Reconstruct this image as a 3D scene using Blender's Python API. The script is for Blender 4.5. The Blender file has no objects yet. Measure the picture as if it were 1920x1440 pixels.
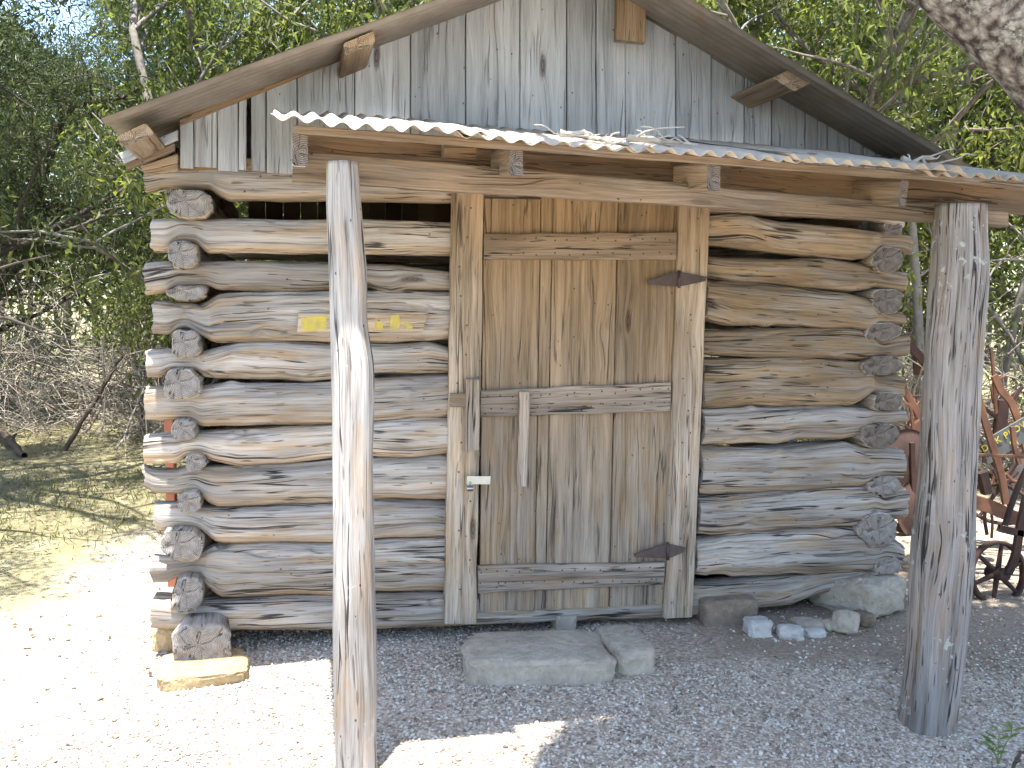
import bpy, math, random
import numpy as np
from mathutils import Vector, Matrix

R = math.radians
SC = bpy.context.scene
COL = SC.collection

# ------------------------------------------------------------------ camera
F = 1800.0                      # focal length in photo pixels (1920 wide)
PITCH, ROLL, CAMH = R(5.55), R(0.8), 1.6
fw = Vector((0, math.cos(PITCH), -math.sin(PITCH)))
r0 = Vector((1, 0, 0)); up0 = Vector((0, math.sin(PITCH), math.cos(PITCH)))
rt = r0 * math.cos(ROLL) + up0 * math.sin(ROLL)
up = up0 * math.cos(ROLL) - r0 * math.sin(ROLL)
EYE = Vector((0, 0, CAMH))
cam = bpy.data.cameras.new('camera'); camo = bpy.data.objects.new('camera', cam); COL.objects.link(camo)
cam.sensor_width = 36; cam.lens = 36 * F / 1920; cam.clip_start = 0.05; cam.clip_end = 1500
m = Matrix.Identity(4)
for i in range(3):
    m[i][0] = rt[i]; m[i][1] = up[i]; m[i][2] = -fw[i]; m[i][3] = EYE[i]
camo.matrix_world = m
SC.camera = camo

# ------------------------------------------------------------------ facade frame, sky, sun
YAW = R(13)
P0 = Vector((0, 4.35, 0))
U = Vector((math.cos(YAW), math.sin(YAW), 0)); N = Vector((math.sin(YAW), -math.cos(YAW), 0))
to_sun = (-0.09 * U + 0.145 * N + Vector((0, 0, 1))).normalized()
el = math.asin(to_sun.z); az = math.atan2(to_sun.x, to_sun.y)
world = bpy.data.worlds.new('World'); SC.world = world; world.use_nodes = True
nt = world.node_tree
sky = nt.nodes.new('ShaderNodeTexSky'); sky.sky_type = 'NISHITA'; sky.sun_disc = False
sky.sun_elevation = el; sky.sun_rotation = az; sky.air_density = 1.0; sky.dust_density = 1.0; sky.ozone_density = 1.0
bg = nt.nodes['Background']; bg.inputs[1].default_value = 0.15
nt.links.new(sky.outputs[0], bg.inputs[0])
sun = bpy.data.lights.new('sun', 'SUN'); suno = bpy.data.objects.new('sun', sun); COL.objects.link(suno)
sun.energy = 4.6; sun.angle = R(0.6); sun.color = (1.0, 0.95, 0.87)
suno.rotation_euler = (-to_sun).to_track_quat('-Z', 'Y').to_euler()
suno.location = (0, 0, 30)
vs = SC.view_settings
vs.view_transform = 'Standard'; vs.look = 'None'; vs.gamma = 1.0; vs.use_curve_mapping = False
vs.exposure = 1.75
SC.render.engine = 'CYCLES'
SC.cycles.use_denoising = True
SC.cycles.max_bounces = 5; SC.cycles.diffuse_bounces = 3; SC.cycles.adaptive_threshold = 0.04; SC.cycles.transmission_bounces = 4; SC.cycles.transparent_max_bounces = 4

# ------------------------------------------------------------------ pixel helpers
ROTL = Matrix.Rotation(-YAW, 3, 'Z')
def ray(px, py):
    return fw + rt * ((px - 960) / F) - up * ((py - 720) / F)
def pl(px, py, off=0.0):            # photo pixel -> cabin-local point on the plane 'off' metres in front of the wall
    d = ROTL @ ray(px, py); o = ROTL @ (EYE - P0)
    t = (-off - o.y) / d.y
    return np.array(o + d * t)
def pg(px, py, h=0.0):              # photo pixel -> world point at height h
    d = ray(px, py); t = (h - CAMH) / d.z
    return EYE + d * t
def pd(px, py, Y):                  # photo pixel -> world point at depth Y
    d = ray(px, py); return EYE + d * (Y / d.y)
def w2l(p): return ROTL @ (Vector(p) - P0)
def interp(poly, x):
    a = np.array(poly, float); return np.interp(x, a[:, 0], a[:, 1])

# ------------------------------------------------------------------ numpy noise
def _h(ix, iy, iz, s):
    n = (ix * 374761393 + iy * 668265263 + iz * 2147483647 + s * 1274126177) & 0xFFFFFFFF
    n = ((n ^ (n >> 13)) * 1274126177) & 0xFFFFFFFF
    n = ((n ^ (n >> 16)) * 2246822519) & 0xFFFFFFFF
    return ((n ^ (n >> 15)) & 0xFFFFFF) / float(0xFFFFFF)
def vnoise(x, y, z, s=0):
    x, y, z = np.broadcast_arrays(np.asarray(x, float), np.asarray(y, float), np.asarray(z, float))
    fx, fy, fz = np.floor(x), np.floor(y), np.floor(z)
    ix, iy, iz = fx.astype(np.int64), fy.astype(np.int64), fz.astype(np.int64)
    tx, ty, tz = x - fx, y - fy, z - fz
    tx, ty, tz = [t * t * (3 - 2 * t) for t in (tx, ty, tz)]
    r = 0
    for dx in (0, 1):
        for dy in (0, 1):
            for dz in (0, 1):
                w = (tx if dx else 1 - tx) * (ty if dy else 1 - ty) * (tz if dz else 1 - tz)
                r = r + w * _h(ix + dx, iy + dy, iz + dz, s)
    return r * 2 - 1
def fbm(x, y, z, s=0, o=3):
    r = 0; a = 1.0; t = 0
    for k in range(o):
        r = r + a * vnoise(np.asarray(x) * 2 ** k, np.asarray(y) * 2 ** k, np.asarray(z) * 2 ** k, s + k * 17); t += a; a *= 0.5
    return r / t

# ------------------------------------------------------------------ object helpers
def tag(o, label=None, cat=None, group=None, kind=None):
    if label: o['label'] = label
    if cat: o['category'] = cat
    if group: o['group'] = group
    if kind: o['kind'] = kind
    return o
def empty(name, loc=(0, 0, 0), rz=0.0, parent=None):
    o = bpy.data.objects.new(name, None); COL.objects.link(o)
    o.location = loc; o.rotation_euler = (0, 0, rz); o.empty_display_size = 0.1
    if parent: o.parent = parent
    return o
def mesh_from(name, V, faces=None, quads=None, tris=None, uv=None, matidx=None, smooth=True):
    me = bpy.data.meshes.new(name)
    V = np.asarray(V, float)
    if faces is not None:
        me.from_pydata([tuple(v) for v in V], [], faces)
    else:
        nq = 0 if quads is None else len(quads); ntr = 0 if tris is None else len(tris)
        me.vertices.add(len(V)); me.vertices.foreach_set('co', V.ravel())
        loops = []
        if nq: loops.append(np.asarray(quads).ravel())
        if ntr: loops.append(np.asarray(tris).ravel())
        loops = np.concatenate(loops).astype(np.int32)
        me.loops.add(len(loops)); me.loops.foreach_set('vertex_index', loops)
        tot = np.concatenate([np.full(nq, 4), np.full(ntr, 3)]).astype(np.int32)
        st = np.concatenate([[0], np.cumsum(tot)[:-1]]).astype(np.int32)
        me.polygons.add(len(tot)); me.polygons.foreach_set('loop_start', st); me.polygons.foreach_set('loop_total', tot)
    if uv is not None:
        l = me.uv_layers.new(name='UVMap'); l.data.foreach_set('uv', np.asarray(uv, float).ravel())
    if matidx is not None: me.polygons.foreach_set('material_index', np.asarray(matidx, np.int32))
    me.polygons.foreach_set('use_smooth', np.full(len(me.polygons), smooth))
    me.update(calc_edges=True); me.validate()
    return me
def obj(name, me, mats, parent=None, loc=None):
    o = bpy.data.objects.new(name, me); COL.objects.link(o)
    if mats is not None and len(me.materials) == 0:
        for mt in (mats if isinstance(mats, (list, tuple)) else [mats]): me.materials.append(mt)
    if parent: o.parent = parent
    if loc is not None: o.location = loc
    return o

# a swept bar: centre C, half axes A and B per section, ring in (a,b) units; caps get material slot 1
def sweep(C, A, B, ring, seed=0, rag=0.0, cap=True, uoff=None):
    C, A, B = [np.asarray(q, float) for q in (C, A, B)]
    M, n = len(C), ring.shape[-2]
    rg = ring if ring.ndim == 3 else np.broadcast_to(ring, (M, n, 2))
    P = C[:, None, :] + rg[..., :1] * A[:, None, :] + rg[..., 1:] * B[:, None, :]
    ax = C[-1] - C[0]; ax = ax / (np.linalg.norm(ax) + 1e-9)
    if rag > 0:                    # ragged ends
        k = np.arange(n)
        for e, sg in ((0, -1), (M - 1, 1)):
            q = fbm(np.cos(k / n * 6.283) * 2.2 + e, np.sin(k / n * 6.283) * 2.2, seed * 3.1, seed, 3)
            P[e] += (q * rag)[:, None] * ax
    V = P.reshape(-1, 3)
    i = np.arange(M - 1)[:, None] * n; k = np.arange(n)[None, :]; k2 = (k + 1) % n
    Q = np.stack([i + k, i + k2, i + n + k2, i + n + k], -1).reshape(-1, 4)
    L = np.concatenate([[0], np.cumsum(np.linalg.norm(np.diff(C, axis=0), axis=1))])
    mid = P[M // 2]
    seg = np.linalg.norm(np.roll(mid, -1, 0) - mid, axis=1); pv = np.concatenate([[0], np.cumsum(seg)])
    ii = np.repeat(np.arange(M - 1), n); kk = np.tile(np.arange(n), M - 1)
    uv = np.stack([np.stack([L[ii], pv[kk]], -1), np.stack([L[ii], pv[kk + 1]], -1),
                   np.stack([L[ii + 1], pv[kk + 1]], -1), np.stack([L[ii + 1], pv[kk]], -1)], 1).reshape(-1, 2)
    T = []; tuv = []; extra = []
    if cap:
        la, lb = np.linalg.norm(A[0]), np.linalg.norm(B[0])
        for e, sg in ((0, 1), (M - 1, -1)):
            base = e * n; c = len(V) + len(extra)
            inner = C[e] + 0.55 * (P[e] - C[e]) + ax * sg * 0.004
            ctr = C[e] + ax * sg * 0.006
            extra.extend(list(inner)); extra.append(ctr)
            o2 = rg[e] * np.array([np.linalg.norm(A[e]), np.linalg.norm(B[e])])
            for j in range(n):
                j2 = (j + 1) % n
                for tri, tu in (((base + j, base + j2, c + j2), (o2[j], o2[j2], o2[j2] * .55)),
                                ((base + j, c + j2, c + j), (o2[j], o2[j2] * .55, o2[j] * .55)),
                                ((c + j, c + j2, c + n), (o2[j] * .55, o2[j2] * .55, o2[j] * 0))):
                    if sg > 0: tri = tri[::-1]; tu = tu[::-1]
                    T.append(tri); tuv.extend(tu)
        V = np.concatenate([V, np.array(extra)])
    uvall = np.concatenate([uv, np.array(tuv)]) if T else uv
    mi = np.concatenate([np.zeros(len(Q)), np.ones(len(T))])
    return V, Q, (np.array(T) if T else None), uvall, mi
def circ(n, e=2.0):
    t = np.arange(n) / n * 2 * np.pi
    c, s = np.cos(t), np.sin(t)
    return np.stack([np.sign(c) * np.abs(c) ** (2 / e), np.sign(s) * np.abs(s) ** (2 / e)], -1)
def rect(a, b, bev=0.003, per=4):     # ring of a rectangle with chamfers, in units of the half axes a, b
    ba, bb = min(bev / a, .4), min(bev / b, .4)
    pts = []
    for (x0, y0, x1, y1) in ((1, -1 + bb, 1, 1 - bb), (1 - ba, 1, -1 + ba, 1), (-1, 1 - bb, -1, -1 + bb), (-1 + ba, -1, 1 - ba, -1)):
        for t in np.linspace(0, 1, per): pts.append((x0 + (x1 - x0) * t, y0 + (y1 - y0) * t))
    return np.array(pts)
SEED = [1]
def ns():
    SEED[0] += 1; return SEED[0]

# ------------------------------------------------------------------ materials
def newmat(name):
    mt = bpy.data.materials.new(name); mt.use_nodes = True
    t = mt.node_tree; b = t.nodes['Principled BSDF']
    b.inputs['Specular IOR Level'].default_value = 0.25
    return mt, t, b
class G:                                # tiny node-graph helper
    def __init__(s, t): s.t = t
    def n(s, ty, **kw):
        nd = s.t.nodes.new(ty)
        for k, v in kw.items(): setattr(nd, k, v)
        return nd
    def link(s, a, b): s.t.links.new(a, b)
    def val(s, x, inp):
        if isinstance(x, (int, float)): inp.default_value = x
        elif isinstance(x, tuple): inp.default_value = x if len(x) == len(inp.default_value) else (*x, 1)
        else: s.link(x, inp)
    def math(s, op, a, b=0.0, c=None, clamp=False):
        nd = s.n('ShaderNodeMath', operation=op, use_clamp=clamp); s.val(a, nd.inputs[0]); s.val(b, nd.inputs[1])
        if c is not None: s.val(c, nd.inputs[2])
        return nd.outputs[0]
    def vmath(s, op, a, b):
        nd = s.n('ShaderNodeVectorMath', operation=op); s.val(a, nd.inputs[0]); s.val(b, nd.inputs[1]); return nd.outputs[0]
    def noise(s, v, scale=1.0, detail=4.0, rough=0.55, dist=0.0):
        nd = s.n('ShaderNodeTexNoise'); s.link(v, nd.inputs['Vector']); nd.inputs['Scale'].default_value = scale
        nd.inputs['Detail'].default_value = detail; nd.inputs['Roughness'].default_value = rough; nd.inputs['Distortion'].default_value = dist
        return nd.outputs['Fac']
    def vor(s, v, scale, feat='F1', out='Distance'):
        nd = s.n('ShaderNodeTexVoronoi', feature=feat); s.link(v, nd.inputs['Vector']); nd.inputs['Scale'].default_value = scale
        return nd.outputs[out]
    def ramp(s, f, *stops):
        nd = s.n('ShaderNodeValToRGB'); s.link(f, nd.inputs[0]); e = nd.color_ramp.elements
        while len(e) < len(stops): e.new(0.5)
        for q, (p, c) in zip(e, stops):
            q.position = p; q.color = (*c, 1) if isinstance(c, tuple) else (c, c, c, 1)
        return nd.outputs[0]
    def mr(s, f, a, b, c=0.0, d=1.0):
        nd = s.n('ShaderNodeMapRange'); s.val(f, nd.inputs[0])
        for k, v in enumerate((a, b, c, d)): nd.inputs[k + 1].default_value = v
        return nd.outputs[0]
    def mix(s, f, a, b, bt='MIX'):
        nd = s.n('ShaderNodeMix', data_type='RGBA', blend_type=bt); s.val(f, nd.inputs[0]); s.val(a, nd.inputs[6]); s.val(b, nd.inputs[7]); return nd.outputs[2]
    def bump(s, hgt, strength, dist, nrm=None):
        nd = s.n('ShaderNodeBump'); s.link(hgt, nd.inputs['Height']); nd.inputs['Strength'].default_value = strength; nd.inputs['Distance'].default_value = dist
        if nrm is not None: s.link(nrm, nd.inputs['Normal'])
        return nd.outputs[0]

def wood(name, light, mid, dark, warm, wamt=0.3, under=0.0, hgrad=None, crack=1.0, knots=1.0, lichen=0.0, gfreq=1.0, pits=1.0, wobv=0.05, blotch=(.60, 1.28)):
    mt, t, b = newmat(name); g = G(t)
    tc = g.n('ShaderNodeTexCoord'); oi = g.n('ShaderNodeObjectInfo')
    rnd = oi.outputs['Random']
    cmb = g.n('ShaderNodeCombineXYZ'); g.link(g.math('MULTIPLY', rnd, 61.0), cmb.inputs[0]); g.link(g.math('MULTIPLY', rnd, 17.0), cmb.inputs[1]); g.link(g.math('MULTIPLY', rnd, 33.0), cmb.inputs[2])
    uv = g.vmath('ADD', tc.outputs['UV'], cmb.outputs[0])
    # knots bend the grain
    kv = g.vmath('MULTIPLY', uv, (1.6, 6.0, 1.0))
    kd = g.vor(kv, 1.0)
    kbend = g.math('MULTIPLY', g.math('POWER', g.math('SUBTRACT', 1.0, g.math('MULTIPLY', kd, 2.2), clamp=True), 2.0), 0.03 * knots)
    wob = g.math('MULTIPLY', g.noise(g.vmath('MULTIPLY', uv, (1.3, 5.0, 1.0)), 1.0, 2), wobv)
    sep = g.n('ShaderNodeSeparateXYZ'); g.link(uv, sep.inputs[0])
    c2 = g.n('ShaderNodeCombineXYZ'); g.link(sep.outputs[0], c2.inputs[0]); g.link(g.math('ADD', g.math('ADD', sep.outputs[1], wob), kbend), c2.inputs[1]); g.link(sep.outputs[2], c2.inputs[2])
    gv = c2.outputs[0]
    n1 = g.noise(g.vmath('MULTIPLY', gv, (1.6, 34.0 * gfreq, 1.0)), 1.0, 4, 0.6)
    n2 = g.noise(g.vmath('MULTIPLY', gv, (5.0, 170.0 * gfreq, 1.0)), 1.0, 2, 0.6)
    n3 = g.noise(g.vmath('MULTIPLY', uv, (1.1, 3.5, 1.0)), 1.0, 2, 0.6)
    n4 = g.noise(g.vmath('MULTIPLY', uv, (2.6, 14.0, 1.0)), 1.0, 3, 0.65)
    gr = g.math('ADD', g.math('MULTIPLY', n1, 0.62), g.math('MULTIPLY', n2, 0.38))
    col = g.ramp(gr, (0.33, dark), (0.46, mid), (0.62, light))
    # warm unweathered wood
    geo = g.n('ShaderNodeNewGeometry')
    wf = g.mr(n4, 0.62 - 0.35 * wamt, 0.82 - 0.35 * wamt)
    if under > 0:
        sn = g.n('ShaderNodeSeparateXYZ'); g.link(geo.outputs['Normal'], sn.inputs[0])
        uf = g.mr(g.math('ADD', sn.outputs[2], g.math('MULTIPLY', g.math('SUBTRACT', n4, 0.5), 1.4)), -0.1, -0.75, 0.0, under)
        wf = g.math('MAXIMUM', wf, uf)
    if hgrad:
        sp = g.n('ShaderNodeSeparateXYZ'); g.link(geo.outputs['Position'], sp.inputs[0])
        hf = g.mr(g.math('ADD', sp.outputs[2], g.math('MULTIPLY', g.math('SUBTRACT', n4, 0.5), 1.2)), hgrad[0], hgrad[1], 0.0, hgrad[2])
        wf = g.math('MAXIMUM', g.math('MULTIPLY', wf, 0.6), hf)
    wcol = g.mix(1.0, g.ramp(gr, (0.3, tuple(c * .55 for c in warm)), (0.62, tuple(min(1, c * 1.25) for c in warm))), (1, 1, 1), 'MULTIPLY')
    col = g.mix(g.math('MULTIPLY', wf, 0.85), col, wcol)
    # blotches and per-piece tone
    col = g.mix(1.0, col, g.ramp(n3, (0.28, blotch[0]), (0.72, blotch[1])), 'MULTIPLY')
    tone = g.mr(rnd, 0.0, 1.0, 0.82, 1.15)
    tcx = g.n('ShaderNodeCombineXYZ')
    for k in range(3): g.link(tone, tcx.inputs[k])
    col = g.mix(1.0, col, tcx.outputs[0], 'MULTIPLY')
    # drying checks
    cn = g.noise(g.vmath('MULTIPLY', gv, (1.1, 26.0, 1.0)), 1.0, 2, 0.5)
    cm = g.noise(g.vmath('MULTIPLY', uv, (1.7, 9.0, 1.0)), 1.3, 2)
    ck = g.math('MULTIPLY', g.mr(g.math('ABSOLUTE', g.math('SUBTRACT', cn, 0.5)), 0.0, 0.022, 1.0, 0.0), g.mr(cm, 0.52, 0.58))
    ck = g.math('MULTIPLY', ck, crack, clamp=True)
    cp = g.noise(g.vmath('MULTIPLY', gv, (9.0, 90.0, 1.0)), 1.0, 1, 0.6)
    pit = g.math('MULTIPLY', g.mr(cp, 0.67, 0.74), 0.75 * pits)
    col = g.mix(g.math('MULTIPLY', g.math('MAXIMUM', ck, pit), 0.88), col, (0.022, 0.018, 0.015))
    # knots
    kc = g.n('ShaderNodeTexVoronoi'); g.link(kv, kc.inputs['Vector']); kc.inputs['Scale'].default_value = 1.0
    ks = g.n('ShaderNodeSeparateColor'); g.link(kc.outputs['Color'], ks.inputs[0])
    has = g.mr(ks.outputs[0], 0.48, 0.49)
    kn = g.math('MULTIPLY', g.mr(g.math('ADD', kd, g.math('MULTIPLY', n2, 0.03)), 0.07, 0.125, 1.0, 0.0), has)
    kn = g.math('MULTIPLY', kn, knots, clamp=True)
    ring = g.math('SINE', g.math('MULTIPLY', kd, 190.0))
    col = g.mix(g.math('MULTIPLY', kn, g.mr(ring, -1, 1, 0.55, 0.85)), col, (0.055, 0.036, 0.024))
    # nail holes and worm specks
    sv = g.vor(g.vmath('MULTIPLY', uv, (13.0, 19.0, 1.0)), 1.0)
    spk = g.mr(sv, 0.05, 0.075, 1.0, 0.0)
    col = g.mix(g.math('MULTIPLY', spk, 0.8), col, (0.02, 0.017, 0.015))
    if lichen > 0:
        lp = g.noise(geo.outputs['Position'], 24.0, 4, 0.6); lm = g.noise(geo.outputs['Position'], 4.0, 2)
        lf = g.math('MULTIPLY', g.mr(lp, 0.60, 0.64), g.mr(lm, 0.62 - 0.15 * lichen, 0.70 - 0.15 * lichen))
        col = g.mix(g.math('MULTIPLY', lf, 0.8), col, (0.50, 0.53, 0.50))
    g.link(col, b.inputs['Base Color']); b.inputs['Roughness'].default_value = 0.9
    hgt = g.math('SUBTRACT', g.math('ADD', g.math('MULTIPLY', n1, 0.7), g.math('MULTIPLY', n2, 0.45)), g.math('MULTIPLY', g.math('MAXIMUM', ck, g.math('MULTIPLY', pit, .6)), 1.6))
    hgt = g.math('SUBTRACT', hgt, g.math('MULTIPLY', kn, 0.5))
    g.link(g.bump(hgt, 1.0, 0.010), b.inputs['Normal'])
    return mt

def endgrain(name, c1, c2):
    mt, t, b = newmat(name); g = G(t)
    tc = g.n('ShaderNodeTexCoord')
    nz = g.n('ShaderNodeTexNoise'); nz.inputs['Scale'].default_value = 14; g.link(tc.outputs['UV'], nz.inputs['Vector'])
    w = g.vmath('ADD', tc.outputs['UV'], g.vmath('MULTIPLY', nz.outputs['Color'], (0.02, 0.02, 0)))
    ln = g.n('ShaderNodeVectorMath', operation='LENGTH'); g.link(g.vmath('SUBTRACT', w, (0.018, 0.004, 0)), ln.inputs[0])
    rings = g.math('SINE', g.math('MULTIPLY', ln.outputs['Value'], 950.0))
    sp = g.n('ShaderNodeSeparateXYZ'); g.link(w, sp.inputs[0])
    ang = g.math('ARCTAN2', sp.outputs[1], sp.outputs[0])
    cv = g.n('ShaderNodeCombineXYZ'); g.link(g.math('MULTIPLY', ang, 0.9), cv.inputs[0]); g.link(g.math('MULTIPLY', ln.outputs['Value'], 6.0), cv.inputs[1])
    rad = g.noise(cv.outputs[0], 1.0, 3); ck = g.mr(g.math('ABSOLUTE', g.math('SUBTRACT', rad, 0.5)), 0.0, 0.016, 1.0, 0.0)
    big = g.noise(tc.outputs['UV'], 30.0, 4)
    f = g.math('ADD', g.math('MULTIPLY', rings, 0.18), big)
    col = g.mix(g.math('MULTIPLY', ck, g.mr(g.noise(tc.outputs['UV'], 9.0, 1), .45, .6)), g.ramp(f, (0.25, c2), (0.75, c1)), (0.02, 0.017, 0.014))
    g.link(col, b.inputs['Base Color']); b.inputs['Roughness'].default_value = 0.95
    g.link(g.bump(g.math('SUBTRACT', g.math('ADD', g.math('MULTIPLY', rings, .15), big), g.math('MULTIPLY', ck, 1.5)), 0.9, 0.006), b.inputs['Normal'])
    return mt

M = {}
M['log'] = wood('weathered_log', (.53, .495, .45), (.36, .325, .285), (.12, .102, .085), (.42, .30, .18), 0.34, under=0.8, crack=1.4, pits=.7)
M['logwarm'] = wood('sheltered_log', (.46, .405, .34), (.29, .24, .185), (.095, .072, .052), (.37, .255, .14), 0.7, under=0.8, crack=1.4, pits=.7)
M['gable'] = wood('grey_board', (.52, .545, .56), (.42, .44, .455), (.27, .275, .28), (.38, .35, .32), 0.08, crack=0.4, knots=1.0, pits=.15, wobv=.02, blotch=(.78, 1.14))
M['door'] = wood('door_board', (.44, .385, .32), (.29, .24, .185), (.11, .085, .062), (.38, .24, .11), 0.5, hgrad=(0.4, 1.9, 0.95), crack=0.6, knots=1.0, pits=.25, wobv=.018, gfreq=1.35, blotch=(.74, 1.16))
M['batten'] = wood('batten_board', (.44, .395, .35), (.28, .24, .20), (.09, .072, .056), (.36, .24, .13), 0.4, hgrad=(0.6, 2.0, 0.85), crack=1.2, pits=.8, wobv=.02)
M['jamb'] = wood('jamb_board', (.52, .455, .375), (.33, .27, .205), (.11, .085, .062), (.38, .25, .13), 0.45, hgrad=(0.8, 2.1, 0.9), crack=0.8, pits=.5, wobv=.02)
M['beam'] = wood('porch_timber', (.35, .285, .215), (.235, .18, .13), (.115, .083, .056), (.31, .215, .13), 0.55, crack=0.4, knots=0.8, pits=.15, wobv=.03)
M['darkbeam'] = wood('porch_plate', (.30, .22, .15), (.20, .14, .09), (.09, .06, .04), (.30, .19, .10), 0.6, crack=0.5)
M['post'] = wood('porch_post', (.58, .56, .535), (.43, .40, .37), (.18, .16, .14), (.46, .35, .25), 0.4, crack=1.1, lichen=0.2, pits=.5)
M['postlichen'] = wood('lichen_post', (.38, .355, .335), (.26, .235, .215), (.10, .088, .078), (.32, .23, .16), 0.3, crack=1.6, lichen=0.9)
M['end'] = endgrain('end_grain', (.40, .37, .34), (.19, .17, .15))
M['endwarm'] = endgrain('end_grain_warm', (.46, .36, .25), (.22, .15, .09))
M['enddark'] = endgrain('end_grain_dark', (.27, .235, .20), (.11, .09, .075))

def simple(name, c1, c2, scale=20.0, rough=0.9, bump=0.3, bd=0.01, metal=0.0, detail=5, rusty=None):
    mt, t, b = newmat(name); g = G(t)
    geo = g.n('ShaderNodeNewGeometry')
    n = g.noise(geo.outputs['Position'], scale, detail, 0.62)
    n2 = g.noise(geo.outputs['Position'], scale * 0.18, 3)
    f = g.math('ADD', g.math('MULTIPLY', n, 0.6), g.math('MULTIPLY', n2, 0.4))
    col = g.ramp(f, (0.32, c2), (0.66, c1))
    if rusty:
        rf = g.mr(g.noise(geo.outputs['Position'], scale * 0.35, 4, 0.65), rusty[0], rusty[0] + 0.12)
        col = g.mix(rf, col, rusty[1])
    g.link(col, b.inputs['Base Color']); b.inputs['Roughness'].default_value = rough; b.inputs['Metallic'].default_value = metal
    g.link(g.bump(n, bump, bd), b.inputs['Normal'])
    return mt
M['tin'] = simple('galvanised_sheet', (.60, .53, .44), (.42, .36, .29), 14, 0.85, 0.15, .002, 0.0, rusty=(0.58, (.30, .19, .12)))
M['oldtin'] = simple('old_roof_sheet', (.25, .225, .195), (.15, .13, .11), 9, 0.6, 0.15, .002, 0.2, rusty=(0.60, (.20, .12, .07)))
M['rust'] = simple('rusty_iron', (.27, .13, .075), (.085, .043, .032), 9, 0.85, 0.5, .004)
M['rustdark'] = simple('dark_rusty_iron', (.095, .052, .042), (.032, .023, .021), 9, 0.85, 0.5, .004)
M['iron'] = simple('brown_iron', (.13, .095, .085), (.07, .05, .045), 40, 0.7, 0.3, .002)
M['steel'] = simple('zinc_steel', (.62, .62, .60), (.45, .45, .44), 60, 0.35, 0.1, .001, 0.8)
M['hasp'] = simple('cream_hasp', (.72, .69, .56), (.60, .57, .45), 60, 0.5, 0.1, .001)
M['stone'] = simple('grey_limestone', (.56, .50, .41), (.33, .29, .23), 26, 0.95, 1.0, .02)
M['stoneyel'] = simple('yellow_limestone', (.50, .39, .23), (.28, .20, .11), 24, 0.95, 1.0, .015)
M['stonewhite'] = simple('white_rock', (.66, .65, .61), (.40, .39, .37), 34, 0.95, 1.0, .015)
M['stonebrown'] = simple('brown_rock', (.32, .25, .19), (.16, .125, .095), 30, 0.95, 1.0, .015)
M['brown'] = simple('brown_post', (.30, .12, .07), (.20, .075, .045), 20, 0.8, 0.2, .003)
M['signgrey'] = simple('grey_sign', (.15, .155, .14), (.09, .09, .085), 20, 0.7, 0.2, .003)
M['yellow'] = simple('yellow_paint', (.72, .58, .05), (.52, .40, .06), 30, 0.7, 0.1, .001)
M['smear'] = simple('worn_yellow_paint', (.66, .53, .06), (.36, .30, .17), 45, 0.8, 0.1, .001)
M['bark'] = simple('grey_bark', (.24, .21, .18), (.10, .085, .07), 22, 0.95, 0.9, .02)
M['barkdark'] = simple('dark_juniper_bark', (.13, .11, .095), (.06, .05, .042), 22, 0.95, 0.9, .02)
M['barkpale'] = simple('pale_bark', (.31, .29, .26), (.16, .145, .125), 16, 0.95, 0.6, .012)
M['twig'] = simple('dead_twig', (.48, .43, .37), (.25, .215, .18), 30, 0.95, 0.3, .004)
M['twigpale'] = simple('bleached_twig', (.62, .57, .50), (.40, .36, .30), 40, 0.95, 0.3, .003)
M['stick'] = simple('brown_stick', (.15, .11, .085), (.07, .05, .04), 30, 0.95, 0.4, .004)

def plated_bark():
    mt, t, b = newmat('lichen_oak_bark'); g = G(t)
    tc = g.n('ShaderNodeTexCoord'); p = tc.outputs['Object']
    nz = g.n('ShaderNodeTexNoise'); nz.inputs['Scale'].default_value = 9; g.link(p, nz.inputs['Vector'])
    w = g.vmath('ADD', p, g.vmath('MULTIPLY', nz.outputs['Color'], (0.06, 0.06, 0.06)))
    e = g.vor(g.vmath('MULTIPLY', w, (1, 1, 1)), 34.0)
    n = g.noise(w, 38.0, 5, .7); n2 = g.noise(p, 9.0, 4, .6); n3 = g.noise(w, 95.0, 3, .6)
    plate = g.math('ADD', g.math('MULTIPLY', n, .75), g.math('MULTIPLY', g.math('SUBTRACT', .6, e), .45))
    col = g.ramp(plate, (0.28, (.05, .04, .035)), (0.43, (.19, .165, .145)), (0.60, (.38, .355, .32)), (0.76, (.52, .50, .46)))
    lf = g.math('MULTIPLY', g.mr(n2, 0.50, 0.62), g.mr(n3, 0.47, 0.58))
    col = g.mix(g.math('MULTIPLY', lf, .7), col, (.50, .53, .47))
    g.link(col, b.inputs['Base Color']); b.inputs['Roughness'].default_value = 0.95
    g.link(g.bump(g.math('ADD', plate, g.math('MULTIPLY', n, .4)), 1.0, .02), b.inputs['Normal'])
    return mt
M['oakbark'] = plated_bark()

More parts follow.
